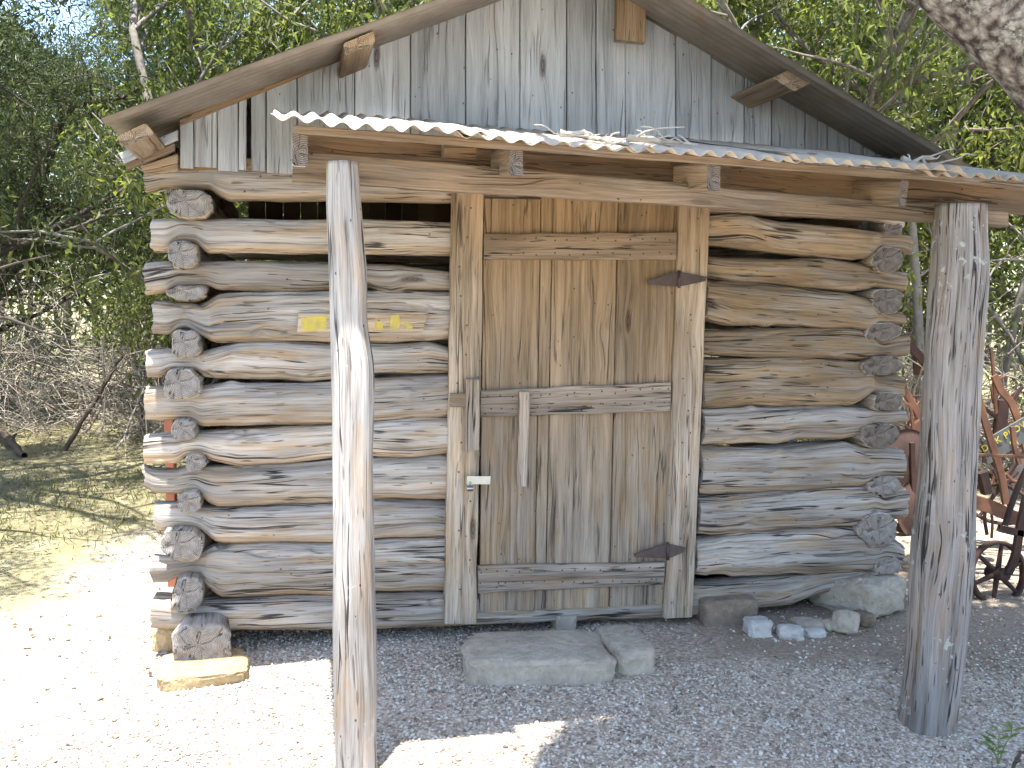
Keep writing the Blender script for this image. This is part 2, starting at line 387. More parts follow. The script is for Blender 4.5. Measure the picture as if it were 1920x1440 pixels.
def leafmat(name, c1, c2, c3, trans=0.45):
    mt, t, b = newmat(name); g = G(t)
    geo = g.n('ShaderNodeNewGeometry'); oi = g.n('ShaderNodeObjectInfo')
    n = g.noise(geo.outputs['Position'], 1.4, 2)
    f = g.math('ADD', g.math('MULTIPLY', geo.outputs['Random Per Island'], 0.65), g.math('MULTIPLY', n, 0.45))
    col = g.ramp(f, (0.2, c1), (0.6, c2), (0.95, c3))
    b.inputs['Roughness'].default_value = 0.5; b.inputs['Specular IOR Level'].default_value = 0.35
    g.link(col, b.inputs['Base Color'])
    tr = g.n('ShaderNodeBsdfTranslucent'); g.link(g.mix(1.0, col, (1.15, 1.25, 0.6), 'MULTIPLY'), tr.inputs['Color'])
    mx = g.n('ShaderNodeMixShader'); mx.inputs[0].default_value = trans
    out = t.nodes['Material Output']
    g.link(b.outputs[0], mx.inputs[1]); g.link(tr.outputs[0], mx.inputs[2]); g.link(mx.outputs[0], out.inputs['Surface'])
    return mt
M['leaf'] = leafmat('broad_leaf', (.075, .10, .04), (.155, .18, .075), (.28, .285, .13), 0.6)
M['leafyel'] = leafmat('young_leaf', (.10, .125, .042), (.205, .225, .085), (.35, .34, .13), 0.6)
M['juniper'] = leafmat('juniper_spray', (.040, .058, .030), (.085, .11, .05), (.15, .17, .08), 0.35)
M['farleaf'] = leafmat('far_leaf', (.05, .075, .025), (.11, .14, .045), (.20, .22, .08), 0.45)
M['seedling'] = leafmat('seedling_leaf', (.16, .24, .07), (.22, .30, .10), (.28, .36, .14), 0.4)
M['grass'] = leafmat('dry_grass', (.10, .13, .035), (.20, .20, .07), (.36, .31, .15), 0.3)
M['litter'] = leafmat('leaf_litter', (.10, .07, .045), (.22, .17, .11), (.40, .34, .25), 0.1)

def groundmat():
    mt, t, b = newmat('gravel_and_grass'); g = G(t)
    geo = g.n('ShaderNodeNewGeometry'); p = geo.outputs['Position']
    sp = g.n('ShaderNodeSeparateXYZ'); g.link(p, sp.inputs[0])
    big = g.noise(p, 0.55, 4, .6); mid = g.noise(p, 3.0, 5, .65); fine = g.noise(p, 55.0, 4, .7)
    vc = g.n('ShaderNodeTexVoronoi'); g.link(p, vc.inputs['Vector']); vc.inputs['Scale'].default_value = 75.0
    vd = vc.outputs['Distance']; sc = g.n('ShaderNodeSeparateColor'); g.link(vc.outputs['Color'], sc.inputs[0])
    grav = g.ramp(sc.outputs[0], (0.0, (.33, .26, .20)), (0.35, (.52, .43, .34)), (0.7, (.66, .58, .48)), (1.0, (.78, .73, .65)))
    grav = g.mix(g.mr(vd, 0.25, 0.75, 0.0, 0.45), grav, (.24, .21, .18))
    dirt = g.ramp(fine, (0.3, (.16, .125, .09)), (0.7, (.34, .28, .21)))
    grass = g.ramp(g.math('ADD', g.math('MULTIPLY', mid, .6), g.math('MULTIPLY', fine, .4)), (0.3, (.13, .11, .065)), (0.5, (.22, .20, .11)), (0.7, (.38, .34, .23)))
    # grass and soil take over away from the yard
    gx = g.math('ADD', g.mr(sp.outputs[0], -1.6, -3.0), g.mr(sp.outputs[1], 6.0, 8.5), clamp=True)
    gf = g.mr(g.math('ADD', gx, g.math('MULTIPLY', g.math('SUBTRACT', g.math('ADD', g.math('MULTIPLY', big, .5), g.math('MULTIPLY', mid, .5)), 0.5), 1.3)), 0.35, 0.75)
    df = g.mr(g.math('ADD', mid, g.math('MULTIPLY', big, .4)), 0.78, 0.92)
    # bare soil along the wall on the right
    ux = g.math('ADD', g.mr(sp.outputs[0], 0.6, 1.3), g.mr(sp.outputs[1], 4.5, 3.75), clamp=False)
    soil = g.math('MULTIPLY', g.mr(sp.outputs[0], 0.55, 1.1), g.math('MULTIPLY', g.mr(g.math('ADD', sp.outputs[1], g.math('MULTIPLY', g.math('SUBTRACT', mid, .5), .8)), 3.95, 4.25), g.mr(sp.outputs[1], 7.0, 6.0)))
    df = g.math('MAXIMUM', g.math('MULTIPLY', df, .7), g.math('MULTIPLY', soil, .8))
    col = g.mix(df, grav, dirt); col = g.mix(gf, col, grass)
    g.link(col, b.inputs['Base Color']); b.inputs['Roughness'].default_value = 0.95
    h = g.math('ADD', g.math('SUBTRACT', 1.0, vd), g.math('MULTIPLY', fine, .5))
    g.link(g.bump(h, 0.8, .008), b.inputs['Normal'])
    return mt
M['ground'] = groundmat()
def pebmat():
    mt, t, b = newmat('pebble'); g = G(t)
    geo = g.n('ShaderNodeNewGeometry')
    col = g.ramp(geo.outputs['Random Per Island'], (0.0, (.17, .14, .115)), (0.2, (.40, .32, .25)), (0.42, (.57, .47, .37)), (0.68, (.63, .58, .49)), (0.88, (.71, .68, .61)), (1.0, (.82, .80, .74)))
    g.link(col, b.inputs['Base Color']); b.inputs['Roughness'].default_value = 0.85
    return mt
M['pebble'] = pebmat()

# ------------------------------------------------------------------ ground
def dip(X, Y):                      # the yard falls away slightly at the right porch post
    a = np.clip((X - .7) / .8, 0, 1); b = np.clip((4.25 - Y) / .7, 0, 1)
    return -.085 * a * a * (3 - 2 * a) * b * b * (3 - 2 * b)
def make_ground():
    xs = np.concatenate([[-400, -150, -60, -30, -18], np.linspace(-12, 10, 111), [16, 30, 60, 150, 400]])
    ys = np.concatenate([[-60, -10], np.linspace(0, 18, 91), [22, 28, 40, 70, 150, 300, 700]])
    X, Y = np.meshgrid(xs, ys)
    Z = 0.018 * fbm(X * 1.1, Y * 1.1, 0, 5) * np.clip((np.abs(X) + 3) / 4, 0, 1) + 0.16 * np.clip((Y - 9) / 6, 0, 1) * fbm(X * .3, Y * .3, 0, 9)
    Z = Z + dip(X, Y)
    V = np.stack([X, Y, Z], -1).reshape(-1, 3); w = len(xs)
    i, j = np.meshgrid(np.arange(len(ys) - 1), np.arange(w - 1), indexing='ij')
    a = (i * w + j).ravel()
    o = obj('ground', mesh_from('ground', V, quads=np.stack([a, a + 1, a + w + 1, a + w], -1)), M['ground'])
    tag(o, 'pale gravel yard running into dry grass under the trees', 'ground', kind='structure')
make_ground()

def gz(x, y):
    return float(0.018 * fbm(x * 1.1, y * 1.1, 0, 5) * min(1, (abs(x) + 3) / 4) + 0.16 * min(max((y - 9) / 6, 0), 1) * fbm(x * .3, y * .3, 0, 9))

# ------------------------------------------------------------------ the cabin
cabin = empty('log_cabin', P0, YAW)
tag(cabin, 'weathered grey log cabin with plank door, board gable and tin porch roof', 'cabin')

def px_log(name, top, bot, x0, x1, rd=0.085, yc=0.07, mat=None, endmat=None, n=84, step=0.0105, parent=None, ragged=0.014, off=0.0):
    sd = ns()
    pa, pb = pl(x0, interp(top, x0), off - .04), pl(x1, interp(top, x1), off - .04)
    m_ = max(8, int(np.linalg.norm(pb - pa) / step))
    xs = np.linspace(x0, x1, m_ + 1)
    Tp = np.array([pl(x, interp(top, x), off - .04) for x in xs]); Bp = np.array([pl(x, interp(bot, x), off - .04) for x in xs])
    def sm(a, k=2):
        for _ in range(k):
            a = np.concatenate([a[:1], (a[:-2] + 2 * a[1:-1] + a[2:]) / 4, a[-1:]])
        return a
    T, B_ = sm(Tp), sm(Bp)
    C = (T + B_) / 2; hv = (T[:, 2] - B_[:, 2]) / 2 + .004
    u = C[:, 0]
    C[:, 1] = yc + 0.010 * fbm(u * 2.2, sd * 1.7, 0, sd)
    rdv = rd * (0.9 + 0.12 * fbm(u * 2.0, sd * 2.3, 3, sd)) * np.clip(hv / 0.075, .72, 1.15)
    A = np.stack([0 * u, rdv, 0 * u], -1); B = np.stack([0 * u, 0 * u, hv], -1)
    base = circ(n, 3.0)
    uu = u[:, None]; cy = base[None, :, 0] * rdv[:, None]; cz = base[None, :, 1] * hv[:, None]
    d = 0.075 * fbm(uu * 3.0, cy * 9, cz * 9, sd, 3) + 0.05 * fbm(uu * 3.5, cy * 45, cz * 45, sd + 3, 2)
    ck = np.abs(vnoise(uu * 1.3 + .25 * vnoise(uu * 4, cy * 8, cz * 8, sd), cy * 24, cz * 24, sd + 5))
    mk = np.clip((vnoise(uu * 1.5, cy * 7, cz * 7, sd + 8) - .10) * 4, 0, 1)
    d -= 0.20 * np.clip(1 - ck / 0.11, 0, 1) * mk
    d += 0.035 * fbm(uu * 2.5, cy * 85, cz * 85, sd + 11, 2) + 0.05 * vnoise(uu * 9, cy * 16, cz * 16, sd + 13)
    kn = np.zeros_like(d)                      # a few knots standing proud
    rs = random.Random(sd)
    for _ in range(rs.randint(1, 3)):
        ku = rs.uniform(u[0], u[-1]); ka = rs.uniform(1.9, 4.3)
        th = np.arange(n) / n * 2 * np.pi
        kn += 0.13 * np.exp(-((uu - ku) / 0.03) ** 2 - ((th[None, :] - ka) / 0.28) ** 2)
    ring = base[None] * (1 + d + kn)[..., None]
    V, Q, T3, uv, mi = sweep(C, A, B, ring, sd, ragged)
    return obj(name, mesh_from(name, V, quads=Q, tris=T3, uv=uv, matidx=mi), [mat or M['log'], endmat or M['end']], parent or cabin)

LEFT = [
 ([(283,413),(400,412),(610,413),(680,412),(862,420)], [(285,471),(315,474),(335,450),(368,452),(388,473),(610,475),(862,478)], 284),
 ([(271,497),(310,492),(520,491),(610,494),(680,498),(753,500),(862,512)], [(273,552),(317,547),(333,535),(390,532),(408,542),(467,545),(540,548),(613,542),(688,537),(733,553),(763,543),(862,545)], 272),
 ([(286,567),(383,570),(410,552),(467,550),(690,548),(862,550)], [(290,625),(317,627),(330,618),(350,613),(370,624),(400,640),(547,640),(693,643),(807,640),(862,634)], 286),
 ([(276,660),(313,658),(377,663),(410,653),(447,643),(530,640),(617,645),(697,647),(770,646),(803,641),(862,656)], [(276,707),(303,707),(320,696),(367,692),(383,706),(430,710),(520,710),(580,715),(618,710),(700,700),(862,698)], 276),
 ([(273,730),(310,727),(377,727),(417,720),(500,718),(620,717),(700,713),(862,702)], [(273,788),(330,788),(360,787),(377,798),(400,797),(533,795),(620,793),(702,790),(862,776)], 273),
 ([(269,820),(323,815),(353,817),(367,812),(433,808),(533,803),(620,798),(700,790),(783,782),(862,784)], [(271,868),(333,868),(348,853),(377,853),(400,863),(447,872),(500,870),(620,857),(702,853),(770,855),(862,848)], 270),
 ([(269,875),(290,882),(333,883),(347,877),(387,875),(620,863),(703,855),(740,853),(862,853)], [(272,913),(290,925),(333,926),(368,921),(387,938),(407,947),(533,943),(620,940),(700,935),(862,933)], 270),
 ([(289,944),(333,944),(377,953),(450,951),(620,943),(700,937),(862,942)], [(290,985),(303,994),(330,991),(360,986),(380,995),(400,1012),(417,1015),(620,1015),(700,1008),(862,1003)], 290),
 ([(285,1047),(333,1050),(367,1043),(407,1020),(623,1017),(700,1012),(862,1007)], [(286,1092),(317,1092),(327,1082),(367,1081),(383,1092),(413,1120),(500,1117),(623,1112),(703,1107),(862,1103)], 286),
]
RIGHT = [
 ([(1315,407),(1377,402),(1397,403),(1423,413),(1547,425),(1710,443)], [(1315,457),(1380,463),(1447,472),(1493,477),(1547,483),(1633,487),(1650,470),(1690,468),(1710,480)], 1706),
 ([(1315,481),(1370,486),(1467,488),(1540,483),(1613,495),(1657,505),(1695,511)], [(1315,517),(1380,527),(1447,532),(1520,538),(1597,545),(1637,541),(1695,545)], 1695),
 ([(1315,522),(1380,530),(1447,537),(1580,550),(1630,562),(1660,585),(1697,591)], [(1315,596),(1363,607),(1480,613),(1623,620),(1647,607),(1697,609)], 1695),
 ([(1315,622),(1413,617),(1513,615),(1600,618),(1627,623),(1650,637),(1697,628)], [(1315,663),(1413,668),(1547,672),(1613,673),(1647,670),(1700,667)], 1699),
 ([(1315,673),(1447,672),(1547,673),(1620,677),(1643,707),(1693,707)], [(1315,763),(1447,762),(1597,760),(1637,738),(1657,738),(1695,748)], 1692),
 ([(1315,766),(1480,762),(1613,763),(1647,770),(1697,770)], [(1310,833),(1380,830),(1453,830),(1487,822),(1563,822),(1613,818),(1643,798),(1697,790)], 1696),
 ([(1305,838),(1397,840),(1540,833),(1580,830),(1607,838),(1685,843)], [(1305,923),(1447,920),(1613,912),(1640,898),(1690,898)], 1686),
 ([(1300,933),(1447,922),(1627,910),(1647,923),(1695,914)], [(1300,998),(1347,1000),(1413,995),(1613,983),(1633,975),(1695,973)], 1692),
 ([(1300,1011),(1380,998),(1480,992),(1613,987),(1630,993),(1667,1003),(1690,1020)], [(1300,1075),(1357,1072),(1373,1077),(1513,1075),(1627,1067),(1647,1053),(1690,1057)], 1688),
]
for t_, b_, xl in LEFT: px_log('wall_log', t_, b_, xl, 860)
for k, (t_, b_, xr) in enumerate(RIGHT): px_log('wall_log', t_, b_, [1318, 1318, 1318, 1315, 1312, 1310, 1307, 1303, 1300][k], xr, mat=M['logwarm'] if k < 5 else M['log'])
# plate log on top and the long sill log
px_log('wall_log', [(272,318),(333,317),(547,315),(850,322),(1330,352),(1700,392)], [(275,358),(307,348),(397,352),(405,363),(430,376),(610,373),(677,375),(847,378),(1330,398),(1640,412),(1700,432)], 273, 1694)
px_log('wall_log', [(286,1120),(320,1120),(377,1127),(500,1120),(623,1113),(862,1110),(1075,1104),(1300,1095),(1447,1083),(1613,1068),(1670,1077)],
       [(286,1177),(433,1180),(623,1177),(707,1177),(893,1170),(1073,1163),(1247,1157),(1300,1150),(1440,1137),(1487,1130),(1533,1113),(1580,1103),(1667,1084)], 286, 1668)

# side-wall logs: the cut ends stand between the rows at both corners
def side_log(box, off, back=3.3, e=2.6, endmat=None, end_tilt=0.0, mat=None):
    sd = ns()
    x0, y0, x1, y1 = box
    a, b = pl(x0, y0, off), pl(x1, y1, off)
    c = (a + b) / 2; hw, hh = abs(b[0] - a[0]) / 2, abs(a[2] - b[2]) / 2
    ys = np.concatenate([[-off, -off + .006, -off + .02], np.arange(-off + .05, .4, .03), np.linspace(.45, back, 24)])
    Cc = np.stack([c[0] + 0 * ys, ys, c[2] + 0 * ys], -1)
    r_ = np.clip((ys + off) / 0.5, 0, 1)
    hw2 = hw + (max(.062, min(hw, .075)) - hw) * r_; hh2 = hh + (.076 - hh) * r_
    Cc[:, 2] += 0.01 * fbm(ys * 1.5, sd, 0, sd)
    A = np.stack([hw2, 0 * ys, 0 * ys], -1); B = np.stack([0 * ys, 0 * ys, -hh2], -1)
    n = 40; base = circ(n, e)
    th = np.arange(n) / n * 2 * np.pi
    lump = 0.34 * fbm(np.cos(th) * 1.3 + sd, np.sin(th) * 1.5, sd * .7, sd, 3)[None, :] - .06 + 0.05 * fbm(ys[:, None] * 6, np.cos(th)[None] * 5, np.sin(th)[None] * 5, sd + 2, 2)
    ring = base[None] * (1 + lump)[..., None]
    ring[0] *= 0.94
    V, Q, T3, uv, mi = sweep(Cc, A, B, ring, sd, .018)
    obj('side_log', mesh_from('side_log', V, quads=Q, tris=T3, uv=uv, matidx=mi), [mat or M['log'], endmat or M['end']], cabin)
LS = [((308,352,398,413), .05), ((309,448,377,502), .07), ((308,536,392,562), .05), ((317,617,380,675), .06), ((303,691,378,747), .07), ((323,787,368,828), .06),
      ((345,853,386,886), .04), ((333,920,377,962), .05), ((303,988,375,1055), .08), ((317,1082,383,1150), .07)]
for bx_, of in LS: side_log(bx_, of)
side_log((314,1174,441,1256), .18, e=3.0)
RS = [((1655,412,1692,452), .0), ((1633,463,1692,512), .05), ((1633,538,1697,590), .04), ((1622,604,1692,642), .04), ((1618,668,1690,710), .05), ((1637,736,1692,774), .05),
      ((1612,795,1682,844), .06), ((1630,893,1686,928), .05), ((1612,963,1690,1024), .06), ((1638,1043,1690,1080), .05)]
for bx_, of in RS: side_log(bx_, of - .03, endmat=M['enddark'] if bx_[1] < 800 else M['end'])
# right sill cross log, back wall logs, floor
uL, uR = pl(345, 700)[0], pl(1655, 700)[0]
side_log((1600,1085,1672,1140), .0)
for uu_ in (uL, uR):
    zt = pl(345, 350, 0)[2] if uu_ == uL else pl(1665, 405, 0)[2]
    for k in range(3):
        sd = ns(); ys = np.linspace(.16, 3.2, 24)
        V, Q, T3, uv, mi = sweep(np.stack([uu_ + 0 * ys, ys, zt - .02 + .13 * k + 0 * ys], -1), np.tile([.075, 0, 0], (24, 1)), np.tile([0, 0, .072], (24, 1)), circ(20, 2.4), sd, .01)
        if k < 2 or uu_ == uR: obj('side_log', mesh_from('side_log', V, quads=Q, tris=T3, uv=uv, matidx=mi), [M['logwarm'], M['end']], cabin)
for k in range(12):
    sd = ns(); us = np.linspace(uL - .25, uR + .25, 40)
    z = .30 + k * .158
    Cc = np.stack([us, 3.25 + 0 * us, z + .012 * fbm(us * 1.5, k, 0, sd)], -1)
    V, Q, T3, uv, mi = sweep(Cc, np.tile([0, .085, 0], (40, 1)), np.tile([0, 0, .079], (40, 1)), circ(20, 2.3) * 1.0, sd, .01)
    obj('wall_log', mesh_from('wall_log', V, quads=Q, tris=T3, uv=uv, matidx=mi), [M['log'], M['end']], cabin)

BACKGABLE = 1
# boards from a photo-pixel quad on a plane: corners run TL, TR, BR, BL; grain 'v' or 'h'
def board(name, quad, off, th, mat, grain='v', parent=None, wav=0.0025, bev=0.004, step=0.05, endmat=None, per=5, bow=0.0):
    sd = ns()
    TL, TR, BR, BL = [pl(x, y, off) for x, y in quad]
    if grain == 'v': a0, b0, a1, b1 = BL, BR, TL, TR
    else: a0, b0, a1, b1 = TL, BL, TR, BR
    ln = np.linalg.norm((a1 + b1) / 2 - (a0 + b0) / 2); m_ = max(3, int(ln / step))
    s = np.linspace(0, 1, m_ + 1)[:, None]
    E0, E1 = a0 + (a1 - a0) * s, b0 + (b1 - b0) * s
    w = (E1 - E0); wl = np.linalg.norm(w, axis=1, keepdims=True); wd = w / wl
    E0 = E0 + wd * wav * fbm(s * ln * 7, sd, 0, sd, 3); E1 = E1 + wd * wav * fbm(s * ln * 7, sd, 9, sd, 3)
    C = (E0 + E1) / 2 + np.array([0, th / 2, 0]); A = (E1 - E0) / 2
    C[:, 1] += bow * (fbm(s[:, 0] * ln * 1.2, sd, 4, sd))
    Bv = np.tile([0, th / 2, 0], (m_ + 1, 1))
    rg = rect(float(wl.mean() / 2), th / 2, bev, per)
    V, Q, T3, uv, mi = sweep(C, A, Bv, rg, sd, 0.0)
    return obj(name, mesh_from(name, V, quads=Q, tris=T3, uv=uv, matidx=mi, smooth=False), [mat, endmat or M['end']], parent or cabin)

# gable boards
def gtop(x): return min(233 - .405 * (x - 335), 9e9) if x < 1062 else 63 + .575 * (x - 1280)
def gbot(x): return 313 + (x - 337) * .06
seams = [337, 363, 407, 447, 463, 499, 557, 665, 770, 873, 975, 1063, 1118, 1173, 1268, 1334, 1397, 1447, 1510, 1534, 1594, 1620, 1644, 1690]
for k in range(len(seams) - 1):
    xa, xb = seams[k] + .9, seams[k + 1] - .9
    if seams[k] == 447: xb = 462
    if seams[k] == 463: xa = 471
    rr = random.Random(k)
    if xb <= 1062 or xa >= 1062: q = [(xa, gtop(xa)), (xb, gtop(xb))]
    else: q = [(xa, gtop(xa)), (xb, gtop(xb))]
    j = rr.uniform(-3, 3)
    q += [(xb + rr.uniform(-.6, .6), gbot(xb) + j), (xa + rr.uniform(-.6, .6), gbot(xa) + j)]
    board('gable_board', q, .005 + rr.uniform(-.004, .004), .022, M['gable'], 'v', wav=.0015, bow=.004)
board('gable_rail', [(333,290),(1690,352),(1690,372),(333,322)], -.02, .04, M['darkbeam'], 'h')

# roof planes
OH = .50
eL, aP = pl(192, 226, OH), pl(1118, -104, OH)
eR = pl(1838, 341, OH)
eR[2] += .03
def corrugated(name, P00, P10, along, n_w, pitch, amp, nrm, mat, seed, depth_pts=7, lift=0.0, sag=0.006):
    # P00->P10: the edge across the waves; along: vector down the waves
    W = P10 - P00; w = np.linalg.norm(W); wd = W / w
    k = int(round(w / pitch * 8)); s = np.linspace(0, w, k + 1); tt = np.linspace(0, 1, depth_pts)
    wave = amp * np.cos(s / pitch * 2 * np.pi) * (1 + .25 * fbm(s * 3, seed, 0, seed))
    V = []; V2 = []
    for t in tt:
        z = wave + sag * fbm(s * 2.2, t * 3, seed, seed) + lift * (s / w)
        z = z + 0.006 * fbm(s * 9, t * 2, seed + 4, seed) * (1 - t)
        jit = 0.012 * fbm(s * 4, seed * 1.3, 0, seed) * (1 if t == 0 else 0)
        base = P00 + wd * s[:, None] + along * t + (along / np.linalg.norm(along)) * np.broadcast_to(jit, s.shape)[:, None]
        V.append(base + nrm * z[:, None]); V2.append(base + nrm * (z - .0018)[:, None])
    V = np.concatenate(V); V2 = np.concatenate(V2); nn = len(V); w_ = k + 1
    i, j = np.meshgrid(np.arange(depth_pts - 1), np.arange(k), indexing='ij'); a = (i * w_ + j).ravel()
    Q = np.stack([a, a + 1, a + w_ + 1, a + w_], -1); Q2 = Q[:, ::-1] + nn
    jj = np.arange(k); rim = np.stack([jj, jj + nn, jj + 1 + nn, jj + 1], -1)
    jj2 = jj + (depth_pts - 1) * w_; rim2 = np.stack([jj2, jj2 + 1, jj2 + 1 + nn, jj2 + nn], -1)
    return obj(name, mesh_from(name, np.concatenate([V, V2]), quads=np.concatenate([Q, Q2, rim, rim2])), mat, cabin)
for e_, sgn in ((eL, 1), (eR, -1)):
    al = (aP - e_); al = al * 1.01
    nr = np.cross(al, [0, 1, 0]) * (1 if sgn > 0 else -1); nr = nr / np.linalg.norm(nr)
    if nr[2] < 0: nr = -nr
    y = -OH; k = 0
    while y < 3.45:
        w = .68
        tl = .05 if sgn > 0 else .15
        zf = lambda q: tl * min(q + OH, .62)
        p = np.array([e_[0], y, e_[2] + zf(y)]) + nr * (.003 * (k % 2))
        corrugated('roof_sheet', p, p + np.array([0, w, zf(y + w) - zf(y)]), al, 10, .068, .009, nr, M['oldtin'], ns(), 9)
        y += .62; k += 1
# rake boards under the overhang, purlin ends, ridge block
def bar_back(name, quad, off, back, mat, endmat, dz=0.0, parent=None, bev=.006):
    sd = ns()
    P = [pl(x, y, off) for x, y in quad]
    C0 = sum(P) / 4; A0 = (P[1] - P[0] + P[2] - P[3]) / 4; B0 = (P[0] - P[3] + P[1] - P[2]) / 4
    ys = np.linspace(-off, back, 14)
    C = np.stack([C0[0] + 0 * ys, ys, C0[2] + dz * (ys + off)], -1); C[:, 2] += .003 * fbm(ys * 3, sd, 0, sd)
    A = np.tile([A0[0], 0, A0[2]], (14, 1)); B = np.tile([B0[0], 0, B0[2]], (14, 1))
    V, Q, T3, uv, mi = sweep(C, A, B, rect(np.linalg.norm(A0), np.linalg.norm(B0), bev, 4)[::-1], sd, .004)
    return obj(name, mesh_from(name, V, quads=Q, tris=T3, uv=uv, matidx=mi, smooth=False), [mat, endmat], parent or cabin)
bar_back('purlin', [(218,257),(272,231),(291,250),(234,277)], .42, 3.4, M['beam'], M['endwarm'])
bar_back('purlin', [(643,82),(701,58),(703,81),(647,104)], .42, 3.4, M['beam'], M['endwarm'])
bar_back('purlin', [(1448,145),(1484,130),(1523,153),(1489,173)], .41, 3.4, M['beam'], M['endwarm'])
board('ridge_block', [(1159,-22),(1213,-14),(1210,80),(1157,75)], .12, .045, M['jamb'], 'v')
board('rake_trim', [(1063,-70),(1710,300),(1710,314),(1063,-56)], .022, .018, M['darkbeam'], 'h')
board('rake_trim', [(337,222),(1063,-72),(1063,-60),(337,236)], .022, .018, M['darkbeam'], 'h')
board('rake_board', [(222,287),(333,243),(333,261),(232,306)], .10, .035, M['gable'], 'h')
board('rake_board', [(232,306),(326,268),(326,282),(238,318)], .07, .04, M['beam'], 'h')
board('eave_block', [(262,312),(333,288),(333,322),(272,326)], .0, .06, M['beam'], 'h')

for k in range(24):                      # boards closing the far gable
    ua = eL[0] + .35 + k * (eR[0] - eL[0] - .6) / 24; ub = ua + (eR[0] - eL[0] - .6) / 24 - .004
    def rz_(u): return (eL[2] + (aP[2] - eL[2]) * (u - eL[0]) / (aP[0] - eL[0])) if u < aP[0] else (eR[2] + (aP[2] - eR[2]) * (u - eR[0]) / (aP[0] - eR[0]))
    V = [(u, y, z) for y in (3.18, 3.20) for u, z in ((ua, 2.08), (ub, 2.08), (ub, rz_(ub) - .02), (ua, rz_(ua) - .02))]
    obj('gable_board', mesh_from('gable_board', V, faces=[(0, 1, 2, 3), (7, 6, 5, 4), (0, 4, 5, 1), (1, 5, 6, 2), (2, 6, 7, 3), (3, 7, 4, 0)], smooth=False), M['darkbeam'], cabin)
# ---- door
door = empty('door', (0, 0, 0), 0, cabin)
door['label'] = 'tan plank door with three battens and rusty strap hinges'
def dx(y, xt, xb): return xt + (xb - xt) * (y - 365) / (1145 - 365)
dps = [(906, 899), (1015, 1003), (1038, 1023), (1160, 1142), (1272, 1247)]
dtop = [372, 366, 371, 372, 378]; dbot = [1146, 1143, 1142, 1138, 1131]
for k in range(4):
    board('door_plank', [(dps[k][0] + .7, dtop[k]), (dps[k + 1][0] - .7, dtop[k] + 2), (dps[k + 1][1] - .7, dbot[k + 1]), (dps[k][1] + .7, dbot[k])],
          .030 + .003 * ((k * 7) % 3 - 1), .028, M['door'], 'v', door, wav=.0014, bow=.003)
board('batten', [(908,439),(1269,436),(1268,487),(908,487)], .058, .026, M['batten'], 'h', door, wav=.005)
board('batten', [(902,732),(1258,717),(1257,772),(901,781)], .058, .026, M['batten'], 'h', door, wav=.004)
board('batten', [(897,1062),(1246,1055),(1244,1097),(897,1113)], .058, .026, M['batten'], 'h', door, wav=.006)
board('pull_handle', [(974,735),(994,735),(988,912),(971,912)], .085, .022, M['batten'], 'v', door)
# strap hinges (diamond plates)
def plate(name, poly, off, th, mat, parent, smooth=False):
    P = [pl(x, y, off) for x, y in poly]; n = len(P)
    V = P + [p + np.array([0, th, 0]) for p in P]
    fs = [tuple(range(n))[::-1], tuple(range(n, 2 * n))] + [(i, (i + 1) % n, n + (i + 1) % n, n + i) for i in range(n)]
    return obj(name, mesh_from(name, V, faces=fs, smooth=smooth), mat, parent)
for (a, tp, b_, bt) in (((1214, 527), (1273, 509), (1326, 519), (1273, 536)), ((1189, 1039), (1252, 1019), (1286, 1027), (1252, 1046))):
    h_ = plate('hinge', [a, (tp[0] - 4, tp[1] + 1), (tp[0] - 3, bt[1] + 1), (a[0] + 2, a[1] + 6)], .064, .006, M['iron'], door)
    plate('hinge', [(tp[0] + 3, tp[1] + 1), b_, (b_[0] - 3, b_[1] + 8), (tp[0] + 3, bt[1] + 1)], .064, .006, M['iron'], door)
    p0, p1 = pl(tp[0], tp[1] - 2, .066), pl(tp[0], bt[1] + 4, .066)
    V, Q, T3, uv, mi = sweep([p0, p1], np.tile([.007, 0, 0], (2, 1)), np.tile([0, .007, 0], (2, 1)), circ(12))
    obj('hinge_pin', mesh_from('hinge_pin', V, quads=Q, tris=T3), M['iron'], door)
# nail heads on battens, jambs and boards (tiny, joined per thing)
def nails(name, pts, off, parent, rad=.0045, mat='iron'):
    V = []; T = []
    for x, y in pts:
        c = pl(x, y, off); b = len(V)
        for k in range(7):
            a = k / 7 * 6.283; V.append(c + np.array([math.cos(a) * rad, 0, math.sin(a) * rad]))
        V.append(c + np.array([0, -.002, 0]))
        for k in range(7): T.append((b + k, b + (k + 1) % 7, b + 7))
    o = obj(name, mesh_from(name, np.array(V), tris=np.array(T)), M[mat], parent); o['kind'] = 'stuff'
rn = random.Random(4)
nails('nail_heads', [(x + rn.uniform(-6, 6), y + rn.uniform(-3, 3)) for x in range(925, 1262, 28) for y in (449, 476)] +
      [(x + rn.uniform(-6, 6), 745 - (x - 900) * .04 + dy_ + rn.uniform(-3, 3)) for x in range(915, 1255, 24) for dy_ in (0, 24)] +
      [(x + rn.uniform(-6, 6), 1072 - (x - 900) * .02 + dy_ + rn.uniform(-2, 2)) for x in range(905, 1240, 24) for dy_ in (0, 22)], .0586, door)
